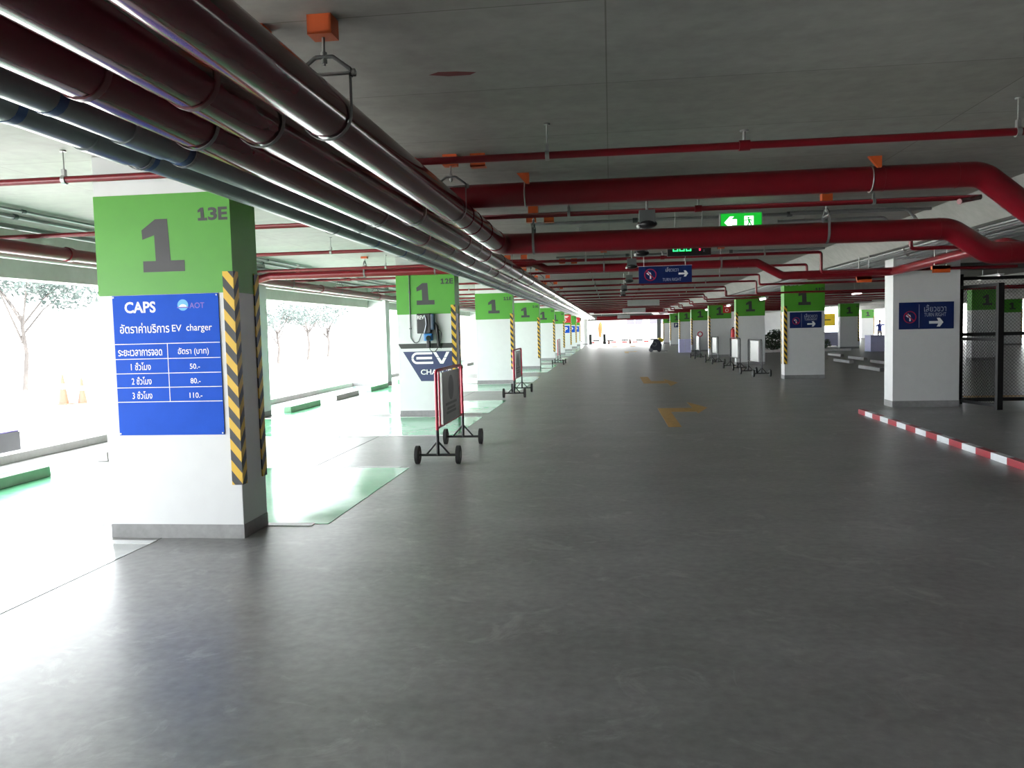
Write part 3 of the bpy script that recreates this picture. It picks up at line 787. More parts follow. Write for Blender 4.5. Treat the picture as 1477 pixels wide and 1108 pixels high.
# ------------------------------------------------------------------ blue turn right signs
def turn_sign(x0, x1, z0, z1, y, label, hang=False):
    t = thing('turn_sign', label, 'sign', ((x0 + x1) / 2, y, z0))
    w, h = x1 - x0, z1 - z0
    MB().box(x0, x1, y - .008, y + (.012 if hang else 0), z0, z1).build('board', 'sign_blue', t, .004)
    yt = y - .0085
    X = lambda s: x0 + s * w
    Z = lambda q: z1 - q * h
    R = .36 * h if hang else .19 * w * .62
    c = (X(.22), Z(.5)) if hang else (X(.20), Z(.55))
    em = MB().ring(c, R * .86, R, yt - .001, yt, 28).build('prohibition_ring', 'print_red', t)
    a = MB().prism([(c[0] - R * .1, c[1] - R * .65), (c[0] + R * .14, c[1] - R * .65), (c[0] + R * .14, c[1] + R * .1), (c[0] + R * .05, c[1] + R * .38), (c[0] - R * .22, c[1] + R * .42), (c[0] - R * .22, c[1] + R * .62), (c[0] - R * .66, c[1] + R * .22), (c[0] - R * .22, c[1] - R * .1), (c[0] - R * .22, c[1] + R * .12), (c[0] - R * .1, c[1])], yt - .001, yt)
    a.build('turn_arrow', 'print_white', em)
    q = R * .62
    MB().prism([(c[0] - q - .06 * R, c[1] + q - .06 * R), (c[0] - q + .06 * R, c[1] + q + .06 * R), (c[0] + q + .06 * R, c[1] - q + .06 * R), (c[0] + q - .06 * R, c[1] - q - .06 * R)], yt - .002, yt - .001).build('prohibition_bar', 'print_red', em)
    if hang:
        text('เลี้ยวขวา', X(.51), X(.75), Z(.35), Z(.08), yt - .0005, 'print_grey', t)
        text('TURN RIGHT', X(.45), X(.80), Z(.90), Z(.72), yt - .0005, 'print_grey', t)
        ax0, ax1, az = X(.75), X(.93), Z(.48)
    else:
        MB().box(X(.365), X(.372), yt - .001, yt, Z(.95), Z(.08)).build('rule_line', 'print_grey', t)
        text('เลี้ยวขวา', X(.46), X(.86), Z(.36), Z(.10), yt - .0005, 'print_grey', t)
        text('TURN RIGHT', X(.46), X(.86), Z(.54), Z(.40), yt - .0005, 'print_grey', t)
        ax0, ax1, az = X(.55), X(.81), Z(.76)
    hh = (ax1 - ax0) * .32; s = hh * .30
    MB().prism([(ax0, az - s), (ax1 - hh * 1.1, az - s), (ax1 - hh * 1.45, az - hh), (ax1 - hh * .75, az - hh), (ax1, az), (ax1 - hh * .75, az + hh), (ax1 - hh * 1.45, az + hh), (ax1 - hh * 1.1, az + s), (ax0, az + s)], yt - .001, yt).build('right_arrow', 'print_white', t)
    if hang:
        for xx in (X(.1), X(.88)):
            MB().cyl((xx, y + .002, z1 - .01), (xx, y + .002, CEIL), .004, 6).build('hanging_rod', 'galvanised', t)
        MB().box(x0 - .003, x1 + .003, y - .004, y + .014, z1 - .002, z1 + .006).build('edge_trim', 'print_grey', t)
    return t
turn_sign(4.925, 5.82, 1.405, 1.865, ROW(1) - .001, 'blue TURN RIGHT sign on the plain pillar beside the mesh gate')
turn_sign(4.975, 5.835, 1.425, 1.868, ROW(2) - .004, 'blue TURN RIGHT sign below the green band of the first banded pillar on the right')
turn_sign(0.414, 1.168, 2.182, 2.424, 12.0, 'blue TURN RIGHT sign hanging over the aisle', True)

# ------------------------------------------------------------------ exit sign, display, ceiling devices
t = thing('exit_sign', 'lit green exit sign with arrow and running figure above the low crossing pipe', 'exit sign', (1.50, 9.80, 2.6))
ex0, ex1, ez0, ez1, ey = 1.285, 1.745, 2.60, 2.838, 9.80
EQ = lambda u: 1.285 + (u - 1.13) * 1.136
MB().box(ex0 - .012, ex0, ey - .035, ey + .03, ez0, ez1 + .01).box(ex0 - .012, ex1 + .012, ey - .035, ey + .03, ez1, ez1 + .015).box(ex1, ex1 + .012, ey - .035, ey + .03, ez0, ez1 + .01).box(ex0 - .012, ex1 + .012, ey + .02, ey + .03, ez0, ez1).build('case', 'panel_grey', t)
MB().box(ex0, ex1, ey - .03, ey + .02, ez0, ez1).build('lit_panel', 'exit_green', t)
yy = ey - .0312
az = 2.735
MB().prism([(EQ(1.165), az), (EQ(1.22), az + .068), (EQ(1.262), az + .068), (EQ(1.236), az + .036), (EQ(1.29), az + .036), (EQ(1.29), az - .03), (EQ(1.24), az - .03), (EQ(1.262), az - .062), (EQ(1.22), az - .062)], yy, yy + .001).build('arrow_symbol', 'exit_white', t)
dr = MB().box(EQ(1.365), EQ(1.455), yy, yy + .001, az - .075, az + .068).build('door_symbol', 'exit_white', t)
f = MB()
f.ring((EQ(1.405), az + .047), 0, .012, yy - .001, yy, 10)
f.prism([(EQ(1.395), az + .034), (EQ(1.42), az + .034), (EQ(1.425), az - .005), (EQ(1.405), az - .005)], yy - .001, yy)
f.prism([(EQ(1.395), az + .032), (EQ(1.395), az + .020), (EQ(1.366), az + .012), (EQ(1.366), az + .022)], yy - .001, yy)
f.prism([(EQ(1.420), az + .034), (EQ(1.445), az + .018), (EQ(1.440), az + .008), (EQ(1.418), az + .022)], yy - .001, yy)
f.prism([(EQ(1.405), az - .002), (EQ(1.418), az - .002), (EQ(1.395), az - .062), (EQ(1.380), az - .062)], yy - .001, yy)
f.prism([(EQ(1.412), az - .002), (EQ(1.426), az - .002), (EQ(1.438), az - .035), (EQ(1.462), az - .042), (EQ(1.460), az - .052), (EQ(1.428), az - .045)], yy - .001, yy)
f.build('running_figure', 'exit_green', dr)
for x in (1.48, 1.56): MB().cyl((x, ey, ez1 + .01), (x, ey, CEIL), .005, 6).build('hanging_rod', 'galvanised', t)

t = thing('led_display', 'black bay counter display with green and red digits behind the low crossing pipe', 'display', (.97, 10.2, 2.39))
lx0, lx1, lz0, lz1, ly = .70, 1.22, 2.405, 2.60, 10.2
MB().box(lx0, lx1, ly - .04, ly + .03, lz0, lz1).build('case', 'black_plastic', t, .006)
def seg(cx, m, segs, w=.062, h=.125, s=.011):
    z0 = lz0 + .055; z1 = z0 + h; zm = (z0 + z1) / 2; b = MB(); a, c = ly - .0425, ly - .0405
    R = {'t': (cx, cx + w, z1 - s, z1), 'b': (cx, cx + w, z0, z0 + s), 'm': (cx, cx + w, zm - s / 2, zm + s / 2), 'tl': (cx, cx + s, zm, z1), 'bl': (cx, cx + s, z0, zm), 'tr': (cx + w - s, cx + w, zm, z1), 'br': (cx + w - s, cx + w, z0, zm)}
    for q in segs: x0, x1, za, zb = R[q]; b.box(x0, x1, a, c, za, zb)
    b.build('lit_digit', m, t)
for i in range(3): seg(.765 + i * .078, 'led_green', ('t', 'b', 'tl', 'bl', 'tr', 'br'))
seg(1.035, 'led_red', ('tr', 'br'), s=.02)
text('X', 1.125, 1.145, lz0 + .04, lz0 + .07, ly - .0425, 'print_grey', t, 'lettering')
for x in (.80, 1.12): MB().cyl((x, ly, lz1 - .01), (x, ly, CEIL), .006, 6).build('hanging_rod', 'galvanised', t)

dev = thing('ceiling_camera', '', 'camera', (0, 0, 0), None, True)
MB().box(-.075, .075, -.05, .05, .04, .16).build('mount_box', 'device_grey', dev, .004)
MB().cyl((0, 0, .15), (0, 0, .45), .012, 8).build('drop_rod', 'galvanised', dev)
MB().sphere((0, 0, .03), .07, 14, 8, 1.4, 1, .62).build('dome', 'black_plastic', dev)
MB().sphere((-.085, -.045, .005), .018, 8, 6).build('lens', 'pvc_white', dev)
first = True
for i, (x, y, z) in enumerate(((.36, 7.95, 2.50), (.42, 10.9, 2.49), (.36, 13.6, 2.52), (.42, 18.3, 2.55), (.36, 21.4, 2.50), (.40, 26.0, 2.55))):
    o = place(dev, first, (x, y, z), 'dark dome device hanging over mid aisle, %s from the camera' % ORD[i], 'dome devices over the aisle'); first = False
for i, (x0, x1, z0, z1, y) in enumerate(((.75, 2.15, 2.50, 2.86, 36.5), (.75, 2.15, 2.48, 2.78, 51.0), (.55, 1.55, 2.30, 2.60, 66.0))):
    t = thing('hanging_panel', 'blank grey panel hanging over the aisle, %s of three' % ('nearest', 'middle', 'farthest')[i], 'panel', ((x0 + x1) / 2, y, z0))
    MB().box(x0, x1, y - .03, y + .03, z0, z1).build('board', 'panel_grey', t, .01)
    for x in (x0 + .2, x1 - .2): MB().cyl((x, y, z1 - .02), (x, y, CEIL), .008, 6).build('hanging_rod', 'galvanised', t)
def batten(x, y, z, rod, hint):
    t = thing('batten_light', 'lit white batten light ' + hint, 'light', (x, y, z), 'batten lights right of the aisle', True)
    MB().prism([(-.07, .05), (.07, .05), (.04, .0), (-.04, .0)], -.6, .6).build('housing', 'white_paint', t, .003)
    MB().cyl((0, -.58, -.018), (0, .58, -.018), .026, 10).build('tube', 'lamp_tube', t)
    for yy in (-.6, .58): MB().box(-.03, .03, yy, yy + .02, -.045, .02).build('end_cap', 'white_paint', t)
    MB().cyl((0, -.4, .045), (0, -.4, rod), .006, 6).cyl((0, .4, .045), (0, .4, rod), .006, 6).build('drop_rod', 'galvanised', t)
for y, hint in ((30.2, 'before the first pillar behind the turn right pillar'), (38.8, 'between the first and second pillars behind the turn right pillar'), (47.5, 'before the third pillar behind the turn right pillar'), (55.5, 'before the fourth pillar behind the turn right pillar'), (63.0, 'before the fifth pillar behind the turn right pillar')):
    batten(5.45, y, 2.47, .19, hint)
for x, y, hint in ((7.75, 33.05, 'right of the turn right pillar, under the ceiling'), (8.67, 30.2, 'just left of the plain pillar, under the ceiling'), (9.3, 21.5, 'above the mesh gate')):
    batten(x, y, 2.58, .37, hint)

# ------------------------------------------------------------------ wheeled barrier boards
def wheeled(printed, face='board_face', tube='red_tube', L=.83, pw=.29):
    """stands along Y; origin at the floor under the middle"""
    t = thing('wheeled_barrier', '', 'barrier', (0, 0, 0), None, True)
    fr = MB()
    fr.tube(rounded([(0, -L, .38), (0, -L, 1.10), (0, L, 1.10), (0, L, .38)], .08, 6), .019, 10)
    fr.tube([(0, -L, .42), (0, L, .42)], .015, 8)
    fr.build('frame', tube, t)
    for y in (-L + .17, L - .17):
        MB().tube([(0, y, .43), (0, y, 1.09)], .013, 8).build('upright', tube, t)
    pn = MB().box(-.012, .012, -L + pw, L - pw, .43, 1.06).build('panel', face, t, .003)
    for y in (-L + pw - .02, L - pw): MB().box(-.016, .016, y, y + .022, .43, 1.06).build('panel_edge', 'pvc_white', pn)
    if printed:
        MB().prism([(.17 * math.cos(a), .85 + .16 * math.sin(a)) for a in [2 * PI * i / 20 for i in range(20)]], .0125, .014, 'X').build('printed_disc', 'board_print', pn)
        for z, w in ((.655, .36), (.595, .26), (.545, .31)):
            MB().box(.0125, .014, -w, w, z - .016, z + .016).build('printed_line', 'board_print', pn)
    for y in (-L, L):
        MB().tube([(0, y, .10), (0, y, .40)], .02, 8).build('post', 'black_steel', t)
        ax = MB().tube([(-.235, y, .105), (.235, y, .105)], .016, 8)
        ax.tube([(0, y, .27), (-.14, y, .11)], .012, 8).tube([(0, y, .27), (.14, y, .11)], .012, 8)
        ax.build('axle_frame', 'black_steel', t)
        for s in (-1, 1):
            w = MB().cyl((s * .225, y, .108), (s * .265, y, .108), .108, 20).build('wheel', 'rubber', t)
            MB().cyl((s * .222, y, .108), (s * .269, y, .108), .045, 12).build('hub', 'black_steel', w)
    return t
wb = wheeled(True)
lb = [(-2.05, 10.22, 'nearest wheeled barrier board with red frame, before pillar 12E'), (-2.24, 19.52, 'second wheeled barrier board on the left, before pillar 11E'), (-2.32, 36.6, 'third small wheeled barrier board on the left, far down the pillars')]
for i, (x, y, lab) in enumerate(lb):
    place(wb, i == 0, (x, y, 0), lab, 'wheeled barrier boards')
wr = wheeled(False, 'aluminium_panel', 'black_steel', .78, .34)
rb = [(4.36, 25.65, 'nearest wheeled barrier board on the right, beside the turn right pillar'), (4.31, 29.3, 'second wheeled barrier board on the right with silvery panel'), (4.22, 34.2, 'third wheeled barrier board on the right'), (4.12, 39.8, 'farthest wheeled barrier board on the right with a round sign')]
for i, (x, y, lab) in enumerate(rb):
    o = place(wr, i == 0, (x, y, 0), lab, 'wheeled barrier boards')
    o.rotation_euler = (0, 0, math.radians((5, 4, 3, 2)[i]))
    if i == 3:
        d = MB().ring((0, 1.17), .08, .13, -.80, -.785, 20).build('round_sign', 'print_red', o)
        MB().ring((0, 1.17), 0, .08, -.80, -.787, 20).build('sign_face', 'print_white', d)
# ------------------------------------------------------------------ small wall signs
def plate(x0, x1, z0, z1, y, m, label, name='wall_sign', mark=None, mm='print_white', th=.006):
    t = thing(name, label, 'sign', ((x0 + x1) / 2, y, z0))
    MB().box(x0, x1, y - th, y, z0, z1).build('plate', m, t, .002)
    if mark: text(mark, x0 + (x1 - x0) * .28, x1 - (x1 - x0) * .28, z0 + (z1 - z0) * .2, z1 - (z1 - z0) * .2, y - th - .001, mm, t, 'lettering', .02)
    return t
yk = lambda k: ROW(k) - .004
t = plate(-3.75, -2.85, 2.02, 2.60, yk(6), 'fire_red', 'red fire hose sign on the left row pillar 7E')
for z, w in ((2.48, .3), (2.40, .22)): MB().box(-3.3 - w, -3.3 + w, yk(6) - .008, yk(6) - .006, z - .025, z + .025).build('printed_line', 'print_white', t)
MB().ring((-3.3, 2.2), .08, .12, yk(6) - .008, yk(6) - .006, 14).build('printed_ring', 'print_white', t)
t = plate(-3.6, -2.85, 2.15, 2.62, yk(8), 'fire_red', 'small red fire hose sign on the left row pillar 5E')
MB().ring((-3.2, 2.35), .07, .1, yk(8) - .008, yk(8) - .006, 14).build('printed_ring', 'print_white', t)
for k, c in ((6, '7E'), (7, '6E'), (8, '5E')):
    plate(-3.45, -2.95, 1.28, 1.80, yk(k), 'board_blue', 'blue parking sign with white P on pillar %s' % c, mark='P')
t = plate(5.52, 5.90, 2.16, 2.56, yk(4), 'fire_red', 'red fire hose sign on the right row beside a green band')
MB().box(5.58, 5.84, yk(4) - .008, yk(4) - .006, 2.46, 2.50).build('printed_line', 'print_white', t)
MB().ring((5.71, 2.29), .06, .085, yk(4) - .008, yk(4) - .006, 14).build('printed_ring', 'print_white', t)
plate(5.15, 5.5, 1.48, 1.86, yk(7), 'sign_blue', 'small blue parking sign on a far right row pillar', mark='P')
t = thing('yellow_sign', 'yellow board with a black line far back beside the turn right pillar', 'sign', (17.6, 69.9, 1.25))
MB().box(16.9, 18.32, 69.86, 69.92, 1.30, 2.30).build('board', 'sign_yellow', t, .005)
MB().box(17.1, 17.95, 69.852, 69.86, 1.76, 1.83).build('printed_line', 'num_black', t)
for x in (17.2, 18.0): MB().cyl((x, 69.9, 2.28), (x, 69.9, CEIL), .02, 6).build('hanging_rod', 'galvanised', t)
# fire extinguishers by a right row pillar
for i, (z, lab) in enumerate(((.95, 'red fire extinguisher hung on the left side of a right row pillar'),)):
    t = thing('fire_extinguisher', lab, 'extinguisher', (XR - .11, ROW(3) + .2, z))
    x, y = XR - .10, ROW(3) + .2
    MB().cyl((x, y, z), (x, y, z + .42), .075, 14).cyl((x, y, z + .42), (x, y, z + .48), .075, 14, .03).build('cylinder', 'fire_red', t)
    MB().box(x - .03, x + .06, y - .02, y + .02, z + .48, z + .53).build('valve', 'black_plastic', t, .005)
    MB().tube(rounded([(x, y - .02, z + .5), (x - .08, y - .03, z + .42), (x - .09, y - .03, z + .12)], .05, 4), .012, 6).build('hose', 'black_plastic', t)

# ------------------------------------------------------------------ mesh gate and fence on the right
def link_mesh(b, P, w, h, s=.062, r=.0026):
    """diamond wire mesh; P(u, z) -> point"""
    n = int((w + h) / s) + 1
    for i in range(-n, n):
        for sg in (1, -1):
            pts = []
            u0 = i * s
            z0, z1 = 0.0, h
            ua, ub = (u0, u0 + h) if sg > 0 else (u0 + h, u0)
            # clip to 0..w
            lo, hi = 0.0, 1.0
            du = ub - ua
            for (p, q) in ((-du, ua), (du, w - ua)):
                tt = q / p
                if p < 0: lo = max(lo, tt)
                else: hi = min(hi, tt)
            if hi - lo < 1e-4: continue
            A = P(ua + du * lo, h * lo); B = P(ua + du * hi, h * hi)
            b.cyl(A, B, r, 3, caps=False)
G0, G1 = Vector((6.02, 15.12)), Vector((6.27, 14.08))
GZ0, GZ1 = .11, 2.13
t = thing('mesh_gate', 'black framed wire mesh gate leaf standing open beside the plain pillar', 'gate', (6.15, 14.6, .06))
gd = (G1 - G0); gl = gd.length; gd.normalize(); gn = Vector((-gd.y, gd.x))
def gbox(b, u0, u1, z0, z1, hw=.022):
    q = [G0 + gd * u0 - gn * hw, G0 + gd * u1 - gn * hw, G0 + gd * u1 + gn * hw, G0 + gd * u0 + gn * hw]
    b.prism([(p.x, p.y) for p in q], z0, z1, 'Z'); return b
gbox(MB(), 0, .05, GZ0 - .03, GZ1).build('stile', 'black_steel', t)
gbox(MB(), gl - .06, gl, GZ0 - .045, GZ1, .05).build('stile', 'black_steel', t)
for z in (GZ0, 1.19, GZ1 - .05): gbox(MB(), .05, gl - .06, z, z + .05).build('rail', 'black_steel', t)
b = MB(); link_mesh(b, lambda u, z: (G0.x + gd.x * (u + .05), G0.y + gd.y * (u + .05), GZ0 + z), gl - .11, GZ1 - GZ0); b.build('wire_mesh', 'black_steel', t)
MB().cyl((G1.x - .05, G1.y + .05, 1.0), (G1.x - .05, G1.y + .05, 1.14), .012, 8).build('handle', 'galvanised', t)
t = thing('mesh_fence', 'black framed wire mesh fence to the right of the plain pillar', 'fence', (7.5, 15.25, .06))
FY = 15.25
for x in (6.12, 7.6, 8.95): MB().box(x - .03, x + .03, FY - .03, FY + .03, .06, 2.34).build('post', 'black_steel', t)
for z in (.13, 1.28, 2.26): MB().box(6.12, 8.95, FY - .022, FY + .022, z - .025, z + .035).build('rail', 'black_steel', t)
for (a, c) in ((6.15, 7.57), (7.63, 8.92)):
    b = MB(); link_mesh(b, lambda u, z: (a + u, FY, .16 + z), c - a, 2.1); b.build('wire_mesh', 'black_steel', t)
t = thing('cable_tray', 'dark cable tray running right from the top of the plain pillar', 'cable tray', (7.4, 15.0, 2.36))
MB().box(5.95, 9.0, 14.92, 15.2, 2.40, 2.42).box(5.95, 9.0, 14.92, 14.935, 2.40, 2.52).box(5.95, 9.0, 15.185, 15.2, 2.40, 2.52).build('tray', 'device_grey', t)
for x in (6.5, 8.2): MB().cyl((x, 14.93, 2.41), (x, 14.93, 2.66), .006, 6).cyl((x, 15.19, 2.41), (x, 15.19, 2.66), .006, 6).build('hanging_rod', 'galvanised', t)
# things beyond the right row
def carton(x0, x1, y0, y1, h, label):
    t = thing('storage_box', label, 'box', ((x0 + x1) / 2, (y0 + y1) / 2, 0))
    b = MB().box(x0, x1, y0, y1, 0, h).build('body', 'lavender', t, .012)
    MB().box((x0 + x1) / 2 - .008, (x0 + x1) / 2 + .008, y0 - .004, y0, .02, h - .02).build('seam', 'print_grey', t)
    MB().box(x0 - .01, x1 + .01, y0 - .01, y1 + .01, h - .03, h + .01).build('lid', 'lavender', t, .004)
carton(4.02, 4.70, 49.2, 50.0, .78, 'pale lavender box by the right row pillars, far down the aisle')
carton(13.35, 14.75, 44.2, 45.2, .84, 'pale lavender box left of the plain pillar, below the person in blue')
t = thing('low_screen', 'bright lavender low screen standing left of a far banded pillar', 'screen', (13.9, 56, 0))
MB().box(13.4, 16.2, 55.9, 56.0, .04, .95).build('panel', 'lavender', t, .01)
for x in (13.7, 14.8, 15.9): MB().box(x - .03, x + .03, 55.8, 56.1, 0, .06).build('foot', 'device_grey', t)
t = thing('stepped_kerb', 'long low concrete kerb beyond the right row, in front of the bush', 'kerb', (10.5, 46.5, 0))
MB().box(8.9, 13.0, 46.4, 46.7, 0, .13).build('kerb_length', 'kerb_concrete', t, .01)
MB().box(8.4, 8.85, 46.4, 46.7, 0, .13).build('kerb_length', 'kerb_concrete', t, .01)

def foliage(b, c, rx, ry, rz, n, s):
    for _ in range(n):
        while True:
            p = Vector((random.uniform(-1, 1), random.uniform(-1, 1), random.uniform(-1, 1)))
            if p.length <= 1: break
        q = Vector((c[0] + p.x * rx, c[1] + p.y * ry, c[2] + p.z * rz))
        d = Vector((random.uniform(-1, 1), random.uniform(-1, 1), random.uniform(-.6, .6))).normalized()
        e = d.orthogonal().normalized(); l = s * random.uniform(.6, 1.4)
        b._add([q - d * l, q + e * l * .35, q + d * l, q - e * l * .35], [(0, 1, 2, 3)])
def bush(x, y, w, h, n, label, base=0.0):
    t = thing('bush', label, 'plant', (x, y, base), 'bushes right of the aisle')
    st = MB()
    for i in range(7):
        a = i * .9
        st.tube([(x + .05 * math.cos(a), y + .05 * math.sin(a), base), (x + w * .3 * math.cos(a), y + w * .3 * math.sin(a), base + h * .6)], .014, 5)
    st.build('stems', 'bark', t)
    b = MB(); foliage(b, (x, y, base + h * .42), w / 2, .5, h * .40, n, .085); foliage(b, (x + w * .15, y, base + h * .75), w * .33, .4, h * .27, n // 3, .08)
    b.build('foliage', 'leaf_dark', t)['kind'] = 'stuff'
bush(9.55, 50.2, 1.75, 1.25, 900, 'dark leafy bush left of the turn right pillar')
bush(12.9, 52.0, .9, .55, 260, 'small dark plant right of the turn right pillar')

# floor scrubber
t = thing('floor_scrubber', 'dark floor scrubbing machine with yellow tank far down the aisle', 'machine', (2.72, 51.8, 0))
MB().prism([(2.40, .12), (3.10, .10), (3.14, .45), (3.02, .70), (2.86, .80), (2.66, .78), (2.55, .55), (2.42, .34)], 51.5, 52.1).build('body', 'machine_navy', t, .03)
MB().prism([(2.92, .62), (3.20, .58), (3.28, .80), (3.05, .90), (2.92, .86)], 51.55, 52.05).build('tank', 'machine_yellow', t, .03)
MB().cyl((2.47, 51.47, .12), (2.47, 52.13, .12), .12, 16).build('brush_roller', 'bumper_grey', t)
MB().ring((2.68, .50), .10, .15, 51.47, 51.5, 18).build('hose_reel', 'bumper_grey', t)
for y in (51.55, 51.98): MB().cyl((2.98, y, .11), (2.98, y + .07, .11), .11, 14).build('wheel', 'rubber', t)
MB().tube(rounded([(2.62, 51.6, .76), (2.5, 51.6, .92), (2.5, 52.0, .92), (2.62, 52.0, .76)], .06, 4), .016, 8).build('handle', 'black_plastic', t)
MB().tube([(3.05, 51.8, .06), (3.5, 51.7, .03)], .02, 6).build('squeegee', 'rubber', t)

# ------------------------------------------------------------------ person in blue, pointing right
def person():
    verts = []; edges = []; rad = []
    def V(p, r): verts.append(p); rad.append(r); return len(verts) - 1
    def E_(a, b): edges.append((a, b))
    pel = V((0, 0, .90), (.150, .105)); wa = V((0, 0, 1.03), (.135, .095)); ch = V((0, .01, 1.24), (.165, .110)); ne0 = V((0, .01, 1.38), (.075, .065))
    ne1 = V((0, -.005, 1.45), (.050, .050)); hd0 = V((0, -.012, 1.50), (.070, .078)); hd1 = V((0, -.01, 1.57), (.078, .092)); hd2 = V((0, 0, 1.635), (.058, .068))
    for a, b in ((pel, wa), (wa, ch), (ch, ne0), (ne0, ne1), (ne1, hd0), (hd0, hd1), (hd1, hd2)): E_(a, b)
    for s in (-1, 1):
        hip = V((s * .09, 0, .84), (.088, .09)); kn = V((s * .105, -.01, .47), (.058, .060)); an = V((s * .11, .01, .09), (.038, .042)); to = V((s * .12, -.14, .035), (.038, .03))
        for a, b in ((pel, hip), (hip, kn), (kn, an), (an, to)): E_(a, b)
    sr = V((.19, .01, 1.33), (.055, .055)); er = V((.43, -.05, 1.30), (.043, .043)); wr_ = V((.66, -.10, 1.33), (.028, .026)); hr = V((.73, -.115, 1.335), (.036, .018))
    for a, b in ((ch, sr), (sr, er), (er, wr_), (wr_, hr)): E_(a, b)
    sl = V((-.19, .01, 1.33), (.055, .055)); el = V((-.235, .02, 1.06), (.043, .043)); wl = V((-.225, -.06, .84), (.028, .026)); hl = V((-.22, -.08, .77), (.018, .036))
    for a, b in ((ch, sl), (sl, el), (el, wl), (wl, hl)): E_(a, b)
    for i in range(4):
        dz = .018 - .012 * i
        f0 = V((.775, -.125, 1.335 + dz), (.010, .009)); f1 = V((.815 - .006 * abs(i - 1), -.135, 1.333 + dz), (.009, .008)); E_(hr, f0); E_(f0, f1)
        g0 = V((-.22, -.085 + dz, .72), (.009, .010)); g1 = V((-.215, -.10 + dz, .685 + .006 * abs(i - 1)), (.008, .009)); E_(hl, g0); E_(g0, g1)
    th = V((.74, -.135, 1.375), (.010, .010)); E_(hr, th); th2 = V((-.215, -.115, .75), (.010, .010)); E_(hl, th2)
    me = bpy.data.meshes.new('body'); me.from_pydata(verts, edges, [])
    o = bpy.data.objects.new('body_source', me); COL.objects.link(o)
    sk = o.modifiers.new('skin', 'SKIN'); sk.use_smooth_shade = True
    for i, r in enumerate(rad): me.skin_vertices[0].data[i].radius = r
    me.skin_vertices[0].data[0].use_root = True
    sb = o.modifiers.new('sub', 'SUBSURF'); sb.levels = 2
    dg = bpy.context.evaluated_depsgraph_get()
    m2 = bpy.data.meshes.new_from_object(o.evaluated_get(dg))
    bpy.data.objects.remove(o)
    m2.name = 'body'
    for n in ('skin', 'shirt_blue', 'trouser_pale', 'rubber'): m2.materials.append(MATS[n])
    for p in m2.polygons:
        c = p.center; p.use_smooth = True
        i = 0
        if .90 < c.z < 1.415 and abs(c.x) < .36 and not (c.x < -.17 and c.z < 1.12): i = 1
        elif .44 < c.z <= .92 and abs(c.x) < .19: i = 2
        elif c.z < .10: i = 3
        p.material_index = i
    m2.materials.append(MATS['shirt_blue'])
    t = thing('person', 'person in a blue shirt and pale shorts pointing right, far back', 'person', (18.72, 60.0, 0), None, True)
    link(bpy.data.objects.new('body', m2), t)
    hb = MB()
    hb.sphere((0, .015, 1.60), .098, 14, 8, .92, 1.0, .78)
    hb.v = [(x, y + (.012 if z < 1.58 else 0), max(z, 1.555 if y > -.02 else 1.605)) for x, y, z in hb.v]
    hb.build('hair', 'hair_black', t)
    fc = MB()
    for s in (-1, 1): fc.sphere((s * .030, -.098, 1.565), .010, 8, 6)
    fc.build('eyes', 'hair_black', t)
    MB().sphere((0, -.108, 1.54), .014, 8, 6, .8, 1, 1.5).build('nose', 'skin', t)
    MB().box(-.022, .022, -.094, -.084, 1.498, 1.506).build('mouth', 'print_red', t)
    e = MB()
    for s in (-1, 1): e.sphere((s * .082, .0, 1.55), .022, 8, 6, .4, .7, 1.2)
    e.build('ears', 'skin', t)
    MB().prism([(.02, 1.28), (.07, 1.28), (.07, 1.33), (.02, 1.33)], -.125, -.112).build('shirt_badge', 'print_white', t)
person()

# ------------------------------------------------------------------ outside, far end
t = thing('end_building', 'pale building with lilac windows beyond the far exit', 'building', (4, 118, -.12))
MB().box(-30, 40, 117, 118, -.12, 9).build('wall', 'white_paint', t)
for i, (x0, x1, z0, z1) in enumerate(((2.2, 4.6, 1.9, 3.6), (5.4, 7.8, 1.9, 3.9), (9.4, 10.4, 2.6, 3.6), (11.0, 12.0, 2.6, 3.6))):
    f = MB().box(x0, x1, 116.9, 117.0, z0, z1).build('window_frame', 'white_paint', t)
    for a in range(2):
        w = (x1 - x0) / 2
        MB().box(x0 + a * w + .08, x0 + (a + 1) * w - .08, 116.86, 116.9, z0 + .1, z1 - .1).build('pane', 'window_lilac', f)
t = thing('striped_kerb', 'dark and white painted kerb along the road beyond the far exit', 'kerb', (1, 104, -.12))
for i in range(15):
    x = -5 + i * .9
    MB().box(x, x + .89, 104, 104.3, -.12, .10).build('kerb_block', 'road_dark_dimmed' if i % 2 else 'paint_kerb_white', t, .01)
t = thing('striped_kerb', 'red and white kerb across the far exit', 'kerb', (1, 92, -.12))
for i in range(14):
    x = -3 + i * .6
    MB().box(x, x + .59, 91.8, 92.0, -.12, .06).build('kerb_block', 'road_red_dimmed' if i % 2 else 'paint_kerb_white', t, .01)
def cone(x, y, h, label, z=0.0):
    t = thing('traffic_cone', label, 'cone', (x, y, z))
    s = h / .75
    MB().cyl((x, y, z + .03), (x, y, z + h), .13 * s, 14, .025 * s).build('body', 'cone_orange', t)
    MB().cyl((x, y, z + h * .52), (x, y, z + h * .72), .080 * s, 14, .055 * s).build('collar', 'pvc_white', t)
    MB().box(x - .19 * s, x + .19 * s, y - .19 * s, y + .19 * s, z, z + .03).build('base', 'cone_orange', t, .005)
cone(1.86, 80.6, .80, 'orange traffic cone in the middle of the far exit')
cone(-.2, 80.7, .70, 'orange traffic cone beside the dark bollard at the far exit')
